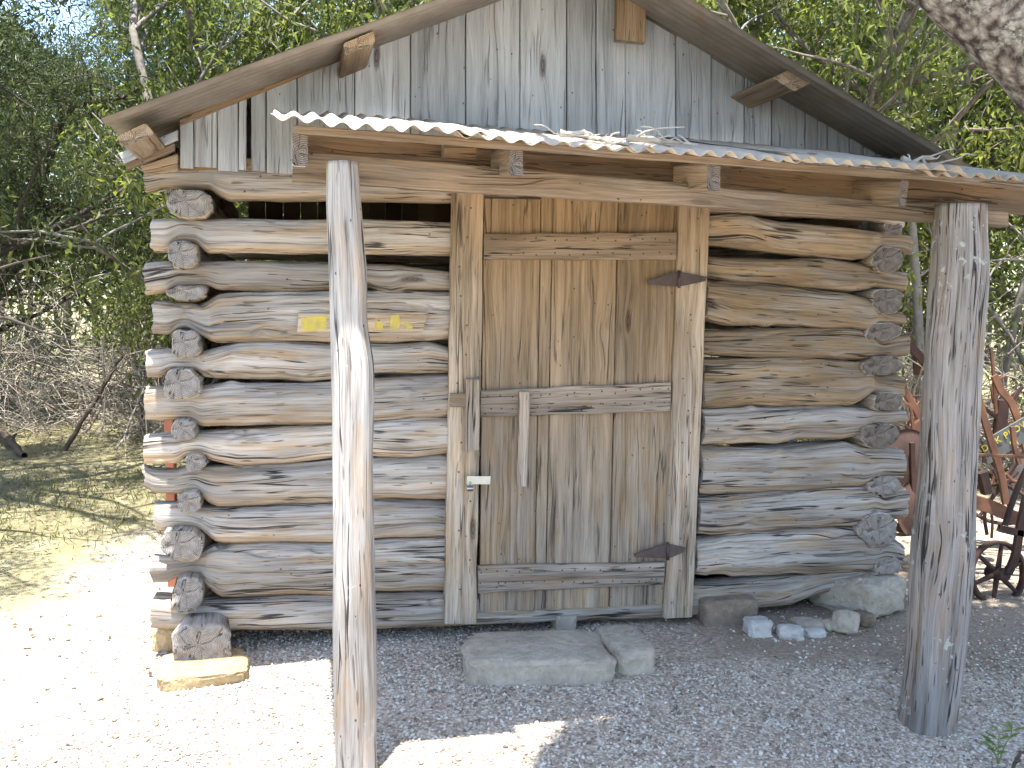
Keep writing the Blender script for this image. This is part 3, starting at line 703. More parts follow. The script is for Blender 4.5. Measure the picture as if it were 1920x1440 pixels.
# door jambs, latch pieces, hasp, padlock
board('door_jamb', [(849,352),(908,352),(893,1170),(834,1170)], .048, .045, M['jamb'], 'v', wav=.004)
board('door_jamb', [(1274,378),(1332,378),(1299,1157),(1246,1160)], .046, .045, M['jamb'], 'v', wav=.004)
board('latch_block', [(875,711),(900,712),(899,843),(873,846)], .085, .034, M['batten'], 'v')
board('latch_tongue', [(844,738),(873,738),(873,763),(844,763)], .072, .022, M['beam'], 'h')
hasp = plate('hasp', [(876,893),(920,893),(919,908),(875,908)], .094, .006, M['hasp'], cabin)
nails('nail_heads', [(870 + rn.uniform(-10, 14), y) for y in range(390, 1150, 55)] + [(1300 - (y - 400) * .04 + rn.uniform(-12, 14), y) for y in range(410, 1140, 60)], .0486, cabin)

# ---- porch
def px_post(name, left, right, y0, y1, off, mat, depth=.07, n=44):
    sd = ns(); ys = np.linspace(y1, y0, 150)
    a = np.array([pl(interp([(q, p) for p, q in left], y), y, off) for y in ys]); b = np.array([pl(interp([(q, p) for p, q in right], y), y, off) for y in ys])
    for _ in range(10):
        a[1:-1] = (a[:-2] + 2 * a[1:-1] + a[2:]) / 4; b[1:-1] = (b[:-2] + 2 * b[1:-1] + b[2:]) / 4
    C = (a + b) / 2; hw = (b[:, 0] - a[:, 0]) / 2; z = C[:, 2]
    A = np.stack([0 * z, hw * .95, 0 * z], -1); B = np.stack([hw, 0 * z, 0 * z], -1)
    base = circ(n, 2.5); zz = z[:, None]; cx = base[None, :, 0] * .07; cy = base[None, :, 1] * .07
    d = .06 * fbm(zz * 3, cx * 12, cy * 12, sd, 3) + .045 * fbm(zz * 3, cx * 60, cy * 60, sd + 2, 2)
    ck = np.abs(vnoise(zz * 1.0, cx * 30, cy * 30, sd + 5)); d -= .14 * np.clip(1 - ck / .12, 0, 1) * np.clip((vnoise(zz * 1.3, cx * 9, cy * 9, sd + 8) - .05) * 4, 0, 1)
    V, Q, T3, uv, mi = sweep(C, A, B, base[None] * (1 + d)[..., None], sd, .003)
    return obj(name, mesh_from(name, V, quads=Q, tris=T3, uv=uv, matidx=mi), [mat, M['endwarm']], cabin)
px_post('porch_post', [(613,305),(612,400),(616,500),(618,600),(620,700),(623,800),(625,1000),(625,1200),(628,1440),(628,1700)],
        [(672,303),(676,370),(682,450),(688,520),(686,600),(692,640),(700,680),(700,760),(698,850),(700,940),(702,1040),(703,1130),(706,1250),(706,1440),(707,1700)], 304, 1600, 1.14, M['post'])
px_post('porch_post', [(1763,383),(1758,450),(1752,560),(1745,650),(1742,730),(1737,800),(1732,900),(1722,1000),(1715,1120),(1708,1250),(1697,1340),(1690,1395),(1687,1430)],
        [(1838,388),(1840,450),(1843,500),(1838,570),(1830,660),(1825,750),(1822,820),(1815,960),(1812,1050),(1803,1150),(1795,1230),(1785,1310),(1773,1400),(1770,1430)], 384, 1425, 1.05, M['postlichen'])
board('porch_beam', [(549,281),(1891,396),(1891,425),(548,338)], 1.00, .05, M['beam'], 'h', wav=.004, step=.08)
board('porch_plate', [(577,246),(1935,352),(1935,403),(577,287)], .86, .04, M['darkbeam'], 'h', step=.08)
board('fascia_board', [(551,234),(1932,338),(1932,353),(551,249)], 1.19, .022, M['beam'], 'h', wav=.004, step=.06)
for q in ([(548,247),(577,249),(577,312),(548,310)], [(955,275),(981,277),(980,330),(956,328)], [(1325,306),(1352,308),(1349,360),(1327,357)], [(1689,338),(1704,339),(1698,388),(1683,386)]):
    bar_back('rafter', q, 1.16, .03, M['beam'] if q[0][0] > 600 else M['gable'], M['enddark'], dz=.10)
board('porch_block', [(832,266),(893,270),(893,296),(832,292)], .95, .05, M['darkbeam'], 'h')
pF0, pF1 = pl(507, 229, 1.25), pl(2010, 341, 1.25)
fd = (pF1 - pF0) / np.linalg.norm(pF1 - pF0); tot = np.linalg.norm(pF1 - pF0)
s_ = 0.0; k = 0
alo = np.array([0, 1.22, .24]); nrp = np.cross(fd, alo); nrp /= np.linalg.norm(nrp)
if nrp[2] < 0: nrp = -nrp
while s_ < tot - .1:
    w = .66
    p = pF0 + fd * s_ + nrp * (.004 + .006 * (k % 2)) + np.array([0, .03 * ((k * 5) % 3 - 1), 0])
    corrugated('porch_roof_sheet', p, p + fd * w, alo, 9, .070, .0095, nrp, M['tin'], ns(), 11, lift=.004 * (1 - 2 * (k % 2)), sag=.008)
    s_ += .56; k += 1

# ---- floor inside, seen dark through the gaps
a, b = pl(300, 1120, -.2), pl(1680, 1100, -.2)
for k in range(16):
    y = .18 + k * .19
    V = [(uL, y, .26), (uR, y, .26), (uR, y + .18, .26), (uL, y + .18, .26), (uL, y, .29), (uR, y, .29), (uR, y + .18, .29), (uL, y + .18, .29)]
    obj('floor_plank', mesh_from('floor_plank', V, faces=[(3, 2, 1, 0), (4, 5, 6, 7), (0, 1, 5, 4), (1, 2, 6, 5), (2, 3, 7, 6), (3, 0, 4, 7)], smooth=False), M['darkbeam'], cabin)

# ------------------------------------------------------------------ loose things at the cabin
def local_thing(name, loc_local, label, cat, group=None):
    p = Vector((P0)) + (Matrix.Rotation(YAW, 3, 'Z') @ Vector(loc_local))
    o = empty(name, p, YAW); return tag(o, label, cat, group)
# yellow-lettered board nailed to the log (lettering worn away to smears)
sc_ = pl(680, 603, .05); sg = local_thing('wooden_sign', sc_, 'narrow wooden board with worn yellow smears, nailed to a log left of the door', 'sign')
def shift(o, d):
    o.data.transform(Matrix.Translation(Vector(-np.array(d)))); return o
o = board('sign_board', [(560,588),(803,585),(792,622),(557,624)], .045, .02, M['jamb'], 'h', parent=sg); shift(o, sc_)
def smear(poly):
    o = plate('yellow_patch', poly, .047, .003, M['smear'], sg); shift(o, sc_)
smear([(565,596),(588,594),(612,592),(612,616),(598,618),(578,622),(566,617)])
smear([(702,604),(717,603),(719,617),(703,618)]); smear([(733,592),(748,590),(752,604),(748,617),(731,617)]); smear([(757,602),(766,604),(775,613),(772,616),(762,617)])
# padlock hanging on the hasp
pc = pl(881, 909, .10); pk = local_thing('padlock', pc, 'small steel padlock hanging from the cream hasp on the door jamb', 'padlock')
V, Q, T3, uv, mi = sweep([(0, 0, -.028), (0, 0, -.004)], np.tile([.014, 0, 0], (2, 1)), np.tile([0, .008, 0], (2, 1)), circ(16, 5))
obj('lock_body', mesh_from('lock_body', V, quads=Q, tris=T3), M['steel'], pk)
th = np.linspace(0, math.pi, 12); C = np.stack([.009 * np.cos(th), 0 * th, .016 * np.sin(th) - .004], -1)
Tn = np.gradient(C, axis=0); Tn /= np.linalg.norm(Tn, axis=1, keepdims=True); Bn = np.cross(Tn, [0, 1, 0])
V, Q, T3, uv, mi = sweep(C, Bn * .003, np.tile([0, .003, 0], (12, 1)), circ(8))
obj('shackle', mesh_from('shackle', V, quads=Q, tris=T3), M['steel'], pk)

# rocks
def rock(name, loc, size, rz, mat, label, cat='stone', e=4.0, rough=.10, seed=None, group=None, sub=40, sink=.02):
    sd = seed or ns()
    nu, nv = sub * 2, sub
    t, f = np.meshgrid(np.linspace(0, 2 * np.pi, nu, endpoint=False), np.linspace(-np.pi / 2, np.pi / 2, nv), indexing='xy')
    def sp(v, ex): return np.sign(v) * np.abs(v) ** ex
    ex = 2 / e
    X = sp(np.cos(f), ex) * sp(np.cos(t), ex); Y = sp(np.cos(f), ex) * sp(np.sin(t), ex); Z = sp(np.sin(f), ex)
    d = 1 + 1.2 * rough * fbm(X * 1.3 + sd, Y * 1.3, Z * 1.3, sd, 3) + (.03 + rough * .35) * fbm(X * 5, Y * 5, Z * 5 + sd, sd, 3) + .02 * fbm(X * 14, Y * 14, Z * 14 + sd, sd, 2)
    d = d + rough * .8 * np.round(fbm(X * .9, Y * .9, Z * .9 + sd * 2, sd + 5, 1) * 2.5) / 2.5
    V = np.stack([X * d * size[0] / 2, Y * d * size[1] / 2, Z * d * size[2] / 2 + size[2] / 2 - sink], -1).reshape(-1, 3)
    i, j = np.meshgrid(np.arange(nv - 1), np.arange(nu), indexing='ij'); a = (i * nu + j).ravel(); b = (i * nu + (j + 1) % nu).ravel()
    o = obj(name, mesh_from(name, V, quads=np.stack([a, b, b + nu, a + nu], -1)), mat)
    o.location = loc; o.rotation_euler = (0, 0, rz)
    return tag(o, label, cat, group)
def g2(px, py): p = pg(px, py); return (p.x, p.y, 0)
p = pg(362, 1290); rock('corner_stone', (p.x - .01, p.y + .15, 0), (.36, .30, .085), R(20), M['stoneyel'], 'yellow limestone block under the left corner of the cabin', e=6, sink=.03, rough=.08)
p = pg(312, 1215); rock('corner_stone', (p.x + .02, p.y + .05, 0), (.16, .2, .13), R(5), M['stoneyel'], 'small yellow stone behind the left corner block', e=5, rough=.1)
p = pg(1008, 1285); rock('step_stone', (p.x, p.y + .19, 0), (.60, .38, .15), R(4), M['stone'], 'large flat grey doorstep stone in front of the door', e=7, rough=.07, sink=.045, sub=40)
p = pg(1188, 1266); rock('step_stone', (p.x - .02, p.y + .17, 0), (.19, .36, .14), R(14), M['stone'], 'narrow pale stone lying beside the large doorstep', e=5, rough=.07, sink=.03, sub=34)
p = pg(1366, 1177); rock('foundation_stone', (p.x, p.y + .11, 0), (.285, .2, .15), R(13), M['stonebrown'], 'square grey-brown block under the sill right of the door', e=10, rough=.03, sink=.02)
p = pg(1058, 1190); rock('foundation_stone', (p.x, p.y + .1, 0), (.10, .12, .10), R(13), M['stone'], 'small upright block behind the doorstep under the sill', e=8, rough=.05)
p = pg(1640, 1160); rock('corner_stone', (p.x - .04, p.y + .20, 0), (.36, .42, .20), R(38), M['stone'], 'big grey boulder under the right corner of the cabin', e=5, rough=.12, sink=.02)
for (px, py, w_, h_, d_, rz, mt, lb, ee) in ((1427, 1196, .115, .085, .1, 10, 'stonewhite', 'white square-cut rock nearest the block under the sill', 6),
    (1487, 1201, .12, .065, .09, -12, 'stonewhite', 'white wedge-shaped rock, second from the left in the row by the wall', 4),
    (1532, 1195, .10, .04, .07, 20, 'stonewhite', 'thin flat pale rock in the middle of the row by the wall', 4),
    (1518, 1184, .15, .05, .12, 0, 'stone', 'low grey-green rock half buried behind the thin pale rock', 4),
    (1558, 1184, .07, .06, .06, 30, 'stone', 'small knobbly grey rock left of the round boulder', 3),
    (1592, 1190, .13, .105, .11, -25, 'stone', 'rounded two-tone grey boulder at the right end of the row', 3),
    (1625, 1176, .13, .07, .12, 10, 'stonebrown', 'low brown rock against the right corner boulder', 3)):
    p = pg(px, py); rock('rock', (p.x, p.y + d_ / 2, 0), (w_, d_, h_), R(rz), M[mt], lb, 'rock', e=ee, rough=.16, sink=.012, group='loose rocks by the wall')
p = pg(1694, 1057); rock('rock', (p.x, p.y, 0), (.05, .05, .04), 0, M['stonewhite'], 'tiny white pebble on the soil beyond the right corner', 'rock', e=3, rough=.1, sink=.005)

# brown post behind the left corner
p = pg(318, 1090); pb = obj('steel_post', mesh_from('steel_post', *(lambda s: (s[0],))(sweep([(0, 0, -.2), (0, 0, .3), (0, 0, .95)], np.tile([.024, 0, 0], (3, 1)), np.tile([0, .024, 0], (3, 1)), rect(.024, .024, .004, 3))),
      quads=sweep([(0, 0, -.2), (0, 0, .3), (0, 0, .95)], np.tile([.024, 0, 0], (3, 1)), np.tile([0, .024, 0], (3, 1)), rect(.024, .024, .004, 3), cap=False)[1], smooth=False), M['brown'])
pb.location = (pd(319, 800, 5.0).x, 5.0, 0); tag(pb, 'reddish brown square post behind the log ends at the left corner', 'post')

# tubes helper for twigs and branches
def tubes(branches, sides=5):
    Vs = []; Qs = []; n0 = 0
    for pts, ra, rb in branches:
        pts = np.asarray(pts, float); m_ = len(pts)
        Tn = np.gradient(pts, axis=0); Tn /= (np.linalg.norm(Tn, axis=1, keepdims=True) + 1e-9)
        ref = np.array([0, 0, 1.0]) if abs(Tn[:, 2].mean()) < .8 else np.array([1.0, 0, 0])
        A = np.cross(Tn, ref); A /= (np.linalg.norm(A, axis=1, keepdims=True) + 1e-9); B = np.cross(Tn, A)
        r = np.linspace(ra, rb, m_)[:, None, None]
        t = np.arange(sides) / sides * 2 * np.pi
        P = pts[:, None, :] + r * (np.cos(t)[None, :, None] * A[:, None, :] + np.sin(t)[None, :, None] * B[:, None, :])
        i = np.arange(m_ - 1)[:, None] * sides; k = np.arange(sides)[None]; k2 = (k + 1) % sides
        Qs.append(np.stack([i + k, i + k2, i + sides + k2, i + sides + k], -1).reshape(-1, 4) + n0)
        Vs.append(P.reshape(-1, 3)); n0 += m_ * sides
    return np.concatenate(Vs), np.concatenate(Qs)
def wig(p0, d, ln, rs, n=6, wob=.18, droop=0.0):
    p = np.array(p0, float); d = np.array(d, float); d /= np.linalg.norm(d); out = [p.copy()]
    for _ in range(n):
        d = d + rs.normal(0, wob, 3); d[2] -= droop; d /= np.linalg.norm(d)
        p = p + d * ln / n; out.append(p.copy())
    return np.array(out)

# twigs lying on the porch roof
def roof_twig(px0, px1, lab, seed, big):
    rs = np.random.RandomState(seed)
    y0, y1 = 229 + (px0 - 507) * .0745, 229 + (px1 - 507) * .0745
    a = pl(px0, y0 - 4, 1.1); b = pl(px1, y1 - 4, 1.1)
    a = a + np.array([0, 0, .03]); b = b + np.array([0, 0, .02])
    br = []
    main = wig(a, b - a, np.linalg.norm(b - a), rs, 9, .10)
    main[:, 2] = np.linspace(a[2], b[2], 10) + rs.normal(0, .006, 10)
    br.append((main, .009 * big, .003))
    for k in range(9):
        p = main[rs.randint(1, 9)]; q = wig(p, rs.normal(0, 1, 3) * [1, .6, .08] + [.3, -.2, .08], rs.uniform(.06, .18), rs, 4, .3)
        q[:, 2] = p[2] + np.clip(q[:, 2] - p[2], -.008, .035); br.append((q, .0045, .0015))
    V, Q = tubes(br, 6); c = V.mean(0)
    o = obj('dead_twig', mesh_from('dead_twig', V - c, quads=Q), M['twigpale'])
    o.location = P0 + Matrix.Rotation(YAW, 3, 'Z') @ Vector(c); o.rotation_euler = (0, 0, YAW)
    tag(o, lab, 'twig', 'twigs on the porch roof')
roof_twig(1048, 1150, 'bleached dead twig on the left middle of the tin porch roof', 3, 1.4)
roof_twig(1175, 1312, 'longest bleached forked twig on the middle of the tin porch roof', 5, 1.6)
roof_twig(1690, 1770, 'short grey twig at the right end of the tin porch roof', 9, 1.2)

# leaning stick and fallen branch on the left
def stick(name, a, b, r, lab, mat='stick', seed=1):
    rs = np.random.RandomState(seed); a = np.array(a); b = np.array(b)
    t = np.linspace(0, 1, 14)[:, None]; P = a + (b - a) * t + rs.normal(0, .006, (14, 3)); c = P[0].copy()
    V, Q = tubes([(P - c, r, r * .6), (np.array([P[9] - c, P[9] - c + [.06, 0, .07]]), r * .5, r * .2)], 7)
    o = obj(name, mesh_from(name, V, quads=Q), M[mat]); o.location = c; return tag(o, lab, 'stick')
a = pg(115, 845); b = pd(230, 668, a.y + .25); stick('leaning_stick', (a.x, a.y, gz(a.x, a.y) - .03), b, .026, 'dark bare stick leaning out of the grass left of the cabin')
a = pg(-30, 812); b = pg(45, 858); stick('fallen_branch', (a.x, a.y, .22), (b.x, b.y, .02), .05, 'brown fallen branch end at the left edge of the grass', seed=6)

# ------------------------------------------------------------------ rusty implements on the right
def bars(name, branches, mat, parent, c, sides=8, flat=None):
    V, Q = tubes([(np.array([np.array(q) - np.array(c) for q in pts]), ra, rb) for pts, ra, rb in branches], sides)
    return obj(name, mesh_from(name, V, quads=Q), M[mat], parent)
def flatbar(name, pxs, Y, wpx, th, mat, parent, c):
    # bar following photo pixels at depth Y with width in pixels
    P = [np.array(pd(x, y, Y if not isinstance(Y, (list, tuple)) else Y[k])) for k, (x, y) in enumerate(pxs)]
    t = np.linspace(0, len(P) - 1, (len(P) - 1) * 6 + 1); P = np.array(P)
    P = np.stack([np.interp(t, np.arange(len(P)), P[:, k]) for k in range(3)], -1)
    for _ in range(3): P[1:-1] = (P[:-2] + 2 * P[1:-1] + P[2:]) / 4
    Tn = np.gradient(P, axis=0); Tn /= np.linalg.norm(Tn, axis=1, keepdims=True)
    A = np.cross(Tn, [0, 1, 0]); A /= np.linalg.norm(A, axis=1, keepdims=True); Bn = np.cross(A, Tn)
    w = wpx / F * P[:, 1].mean() / 2
    V, Q, T3, uv, mi = sweep(P - np.array(c), A * w, Bn * th / 2, rect(w, th / 2, .003, 2), ns())
    return obj(name, mesh_from(name, V, quads=Q, tris=T3, smooth=False), M[mat], parent)
def disc(name, ctr, r, nrm, dish, mat, parent, c, th=.006, n=40):
    nrm = np.array(nrm, float); nrm /= np.linalg.norm(nrm); a = np.cross(nrm, [0, 0, 1]); a /= np.linalg.norm(a); b = np.cross(nrm, a)
    V = []; rr = np.linspace(0.02, 1, 8); t = np.arange(n) / n * 2 * np.pi
    for sgn in (0, 1):
        for q in rr: V.append(np.array(ctr) - np.array(c) + (np.cos(t)[:, None] * a + np.sin(t)[:, None] * b) * r * q + nrm * (dish * q * q + th * sgn))
    V = np.concatenate(V); Q = []
    m_ = len(rr)
    for s in (0, m_ * n):
        for i in range(m_ - 1):
            for k in range(n):
                q = (s + i * n + k, s + i * n + (k + 1) % n, s + (i + 1) * n + (k + 1) % n, s + (i + 1) * n + k); Q.append(q if s else q[::-1])
    for k in range(n): Q.append(((m_ - 1) * n + k, (m_ - 1) * n + (k + 1) % n, (2 * m_ - 1) * n + (k + 1) % n, (2 * m_ - 1) * n + k))
    return obj(name, mesh_from(name, V, quads=np.array(Q)), M[mat], parent)
def wheel(parent, ctr, r, nrm, c, mat, spokes=6, rw=.03, name='wheel'):
    nrm = np.array(nrm, float); nrm /= np.linalg.norm(nrm); a = np.cross(nrm, [0, 0, 1]); a /= np.linalg.norm(a); b = np.cross(nrm, a); ctr = np.array(ctr) - np.array(c)
    t = np.linspace(0, 2 * np.pi, 49)
    C = ctr + (np.cos(t)[:, None] * a + np.sin(t)[:, None] * b) * r; rad = (C - ctr) / r
    V, Q, T3, uv, mi = sweep(C, rad * .010, np.tile(nrm * rw, (49, 1)), rect(.010, rw, .003, 2), cap=False)
    w = obj(name, mesh_from(name, V, quads=Q), M[mat], parent)
    for k in range(spokes):
        an = k / spokes * 2 * np.pi + .3; d = np.cos(an) * a + np.sin(an) * b
        V, Q = tubes([(np.array([ctr + d * .02, ctr + d * r]), .016, .010)], 8)
        obj('spoke', mesh_from('spoke', V, quads=Q), M[mat], w)
    V, Q, T3, uv, mi = sweep(np.array([ctr - nrm * .06, ctr + nrm * .06]), np.tile(a * .035, (2, 1)), np.tile(b * .035, (2, 1)), circ(14))
    obj('hub', mesh_from('hub', V, quads=Q, tris=T3), M[mat], w)
    return w
base = pg(1868, 1118); c = (base.x, base.y, 0)
plow = empty('disk_plow', c); tag(plow, 'rust-orange horse-drawn disk plow with iron wheel, right of the porch post', 'plow')
YP = base.y
wc = pd(1870, 1075, YP); wheel(plow, wc, .165, (.25, -1, .15), c, 'rustdark', 6, .02)
wheel(plow, pd(1880, 905, YP + 1.0), .26, (-.5, -1, .1), c, 'rustdark', 8, .018)
flatbar('frame_beam', [(1795,938),(1830,940),(1870,955),(1912,975),(1960,1000)], YP + .35, 26, .03, 'rust', plow, c)
flatbar('lever', [(1829,705),(1834,745),(1845,785),(1862,840),(1878,890),(1886,945)], YP + .30, 13, .02, 'rust', plow, c)
flatbar('lever', [(1864,704),(1876,732),(1895,752),(1908,785),(1920,830),(1935,880)], YP + .45, 13, .02, 'rust', plow, c)
flatbar('lever_arm', [(1858,652),(1862,690),(1864,720),(1866,752),(1868,775)], YP + .5, 6, .015, 'rust', plow, c)
flatbar('lever_arm', [(1884,706),(1872,711),(1866,722),(1868,732)], YP + .5, 5, .015, 'rust', plow, c)
flatbar('lever_arm', [(1838,640),(1830,680)], YP + .5, 5, .015, 'rust', plow, c)
flatbar('draft_rod', [(1810,851),(1870,854),(1960,858)], YP + .1, 6, .012, 'rust', plow, c)
flatbar('standard', [(1880,750),(1876,790),(1872,830),(1866,870)], YP + .6, 20, .05, 'rustdark', plow, c)
flatbar('brace', [(1837,758),(1858,775),(1880,790)], YP + .6, 7, .02, 'rustdark', plow, c)
flatbar('brace', [(1898,800),(1902,840),(1912,870)], YP + .2, 9, .02, 'rust', plow, c)
flatbar('brace', [(1930,870),(1905,920),(1884,985)], YP - .05, 9, .025, 'rustdark', plow, c)
flatbar('brace', [(1872,990),(1895,996),(1945,1004)], YP - .05, 13, .03, 'rustdark', plow, c)
flatbar('axle_post', [(1925,930),(1912,990),(1905,1040),(1890,1075)], YP - .05, 14, .03, 'rustdark', plow, c)
flatbar('strap', [(1886,888),(1900,903),(1930,906)], YP + .3, 5, .012, 'rust', plow, c)
disc('disk_blade', pd(1795, 1030, YP + .35), .23, (.55, -1, .25), -.05, 'rust', plow, c)
flatbar('hub_box', [(1840,885),(1846,905),(1850,925)], YP + .8, 16, .06, 'rustdark', plow, c)

p2 = pg(1712, 1000); c2 = (p2.x, p2.y, 0); Y2 = p2.y
mp = empty('moldboard_plow', c2); tag(mp, 'dark rusty moldboard plow between the cabin corner and the porch post', 'plow')
flatbar('plow_beam', [(1690,628),(1708,650),(1735,680),(1765,712),(1790,740)], Y2 + .7, 15, .03, 'rustdark', mp, c2)
flatbar('plow_beam', [(1690,725),(1712,758),(1735,805),(1745,850)], Y2 + .3, 12, .03, 'rust', mp, c2)
flatbar('draft_rod', [(1680,742),(1740,743),(1800,745)], Y2 + .3, 4, .012, 'rustdark', mp, c2)
flatbar('handle', [(1695,756),(1707,760),(1712,800),(1714,840)], Y2 + .15, 6, .015, 'rust', mp, c2)
flatbar('moldboard', [(1716,792),(1732,820),(1745,860),(1752,890)], Y2 + .2, 22, .012, 'rust', mp, c2)
disc('coulter', pd(1712, 880, Y2), .27, (.35, -1, .1), -.06, 'rustdark', mp, c2)
disc('coulter', pd(1728, 955, Y2 - .05), .20, (.6, -1, .2), -.05, 'rustdark', mp, c2)
rb = random.Random(12)
for k in range(14):
    x, y = rb.uniform(1695, 1765), rb.uniform(720, 960); a_ = rb.uniform(-1.2, 1.2); l_ = rb.uniform(25, 70)
    flatbar('brace', [(x, y), (x + l_ * math.sin(a_) * .5 + rb.uniform(-6, 6), y + l_ * math.cos(a_) * .5), (x + l_ * math.sin(a_), y + l_ * math.cos(a_))], Y2 + rb.uniform(0, .5), rb.uniform(3, 8), .015, rb.choice(['rust', 'rustdark', 'rustdark']), mp, c2)
for k in range(20):
    x, y = rb.uniform(1828, 1930), rb.uniform(700, 960); a_ = rb.uniform(-1.5, 1.5); l_ = rb.uniform(25, 80)
    flatbar('brace', [(x, y), (x + l_ * math.sin(a_) * .5 + rb.uniform(-8, 8), y + l_ * math.cos(a_) * .5), (x + l_ * math.sin(a_), y + l_ * math.cos(a_))], YP + rb.uniform(.4, 1.1), rb.uniform(3, 8), .015, rb.choice(['rust', 'rustdark', 'rustdark']), plow, c)
flatbar('landside', [(1660,985),(1720,995),(1790,1005)], Y2 - .05, 16, .03, 'rustdark', mp, c2)
flatbar('standard', [(1710,830),(1712,900),(1716,960)], Y2 - .03, 9, .03, 'rustdark', mp, c2)

# the two lettered signs
def text_mesh(txt, size):
    cu = bpy.data.curves.new('t', 'FONT'); cu.body = txt; cu.size = size; cu.extrude = .001; cu.space_character = 1.15
    o = bpy.data.objects.new('t', cu); COL.objects.link(o)
    dg = bpy.context.evaluated_depsgraph_get(); dg.update()
    me = bpy.data.meshes.new_from_object(o.evaluated_get(dg)); bpy.data.objects.remove(o); return me
def lettered(name, quad, Y, lines, label, size, indent, boardmat='signgrey'):
    P = [pd(x, y, Y) for x, y in quad]; ctr = sum(P, Vector()) / 4
    ex = ((P[1] - P[0]) + (P[2] - P[3])).normalized(); ez = ((P[0] - P[3]) + (P[1] - P[2])); ez = (ez - ex * ez.dot(ex)).normalized(); ey = ez.cross(ex)
    s = empty(name, ctr); s.rotation_mode = 'QUATERNION'
    Mx = Matrix((ex, ey, ez)).transposed(); s.rotation_quaternion = Mx.to_quaternion(); tag(s, label, 'sign')
    Lc = [Mx.transposed() @ (q - ctr) for q in P]
    V = [np.array((q.x, 0, q.z)) for q in Lc] + [np.array((q.x, .015, q.z)) for q in Lc]
    obj('sign_board', mesh_from('sign_board', V, faces=[(0, 3, 2, 1), (4, 5, 6, 7), (0, 1, 5, 4), (1, 2, 6, 5), (2, 3, 7, 6), (3, 0, 4, 7)], smooth=False), M[boardmat], s)
    for txt, dx_, dz_ in lines:
        me = text_mesh(txt, size); o = obj('lettering', me, M['yellow'], s)
        if len(me.materials) == 0: me.materials.append(M['yellow'])
        o.rotation_euler = (R(90), 0, 0); o.location = (Lc[3].x + dx_, -.004, dz_)
lettered('plow_sign', [(1843,828),(1925,780),(1932,822),(1852,872)], YP + .38, [('DISK PLOW', .015, .012), ('III', .165, -.052)], 'tilted grey sign with yellow lettering wired to the disk plow', .052, 0)
lettered('plow_sign', [(1712,668),(1768,664),(1770,702),(1714,704)], Y2 + .74, [('OL', .02, .012), ('ALL', .045, -.045)], 'dark sign with yellow letters OL and ALL beside the cabin corner', .05, 0, 'rustdark')
# posts for the signs to stand on
for (px, Y_, lb, h_) in ((1740, Y2 + .77, 'thin dark stake holding the sign beside the cabin corner', 1.2), ):
    q = pd(px, 690, Y_); V, Q = tubes([(np.array([(0, 0, -.1), (0, 0, q.z)]), .018, .016)], 8)
    o = obj('sign_stake', mesh_from('sign_stake', V, quads=Q), M['stick']); o.location = (q.x, Y_, 0); tag(o, lb, 'stake')

# seedling at bottom right and the twig beside it
def leaf_mesh(P, D, Nn, L, W, fold=.25):
    P, D, Nn = [np.asarray(q, float) for q in (P, D, Nn)]
    D = D / np.linalg.norm(D, axis=1, keepdims=True); S = np.cross(D, Nn); S /= (np.linalg.norm(S, axis=1, keepdims=True) + 1e-9); Nn = np.cross(S, D)
    L = np.broadcast_to(L, len(P))[:, None]; W = np.broadcast_to(W, len(P))[:, None]
    b = P; mL = P + D * L * .45 + S * W * .5 + Nn * W * fold; mR = P + D * L * .45 - S * W * .5 + Nn * W * fold; tp = P + D * L - Nn * L * .08
    V = np.stack([b, mL, tp, mR], 1).reshape(-1, 3); i = np.arange(len(P))[:, None] * 4
    T = np.concatenate([i + np.array([[0, 1, 2]]), i + np.array([[0, 2, 3]])], 0)
    return V, T
p = pg(1872, 1432); sdl = empty('seedling', (p.x, p.y, 0)); tag(sdl, 'pale green seedling growing from the gravel at the lower right', 'plant')
rs = np.random.RandomState(2); stems = [wig((0, 0, 0), (rs.uniform(-.4, .4), rs.uniform(-.3, .3), 1), .07 + .02 * k, rs, 4, .1) for k in range(4)]
V, Q = tubes([(s, .0025, .0012) for s in stems], 5); obj('stem', mesh_from('stem', V, quads=Q), M['seedling'], sdl)
P_, D_, N_ = [], [], []
for s in stems:
    for k in range(5):
        q = s[rs.randint(2, 5)]; a = rs.uniform(0, 6.28); P_.append(q); D_.append((math.cos(a), math.sin(a), .5)); N_.append((0, 0, 1))
V, T = leaf_mesh(P_, D_, N_, .05, .017); obj('leaves', mesh_from('leaves', V, tris=T), M['seedling'], sdl)
a, b = pg(1900, 1440), pd(1925, 1395, pg(1900, 1440).y); stick('fallen_twig', (a.x, a.y, .0), (b.x, b.y, b.z), .007, 'thin brown twig sticking up at the lower right corner', seed=8)

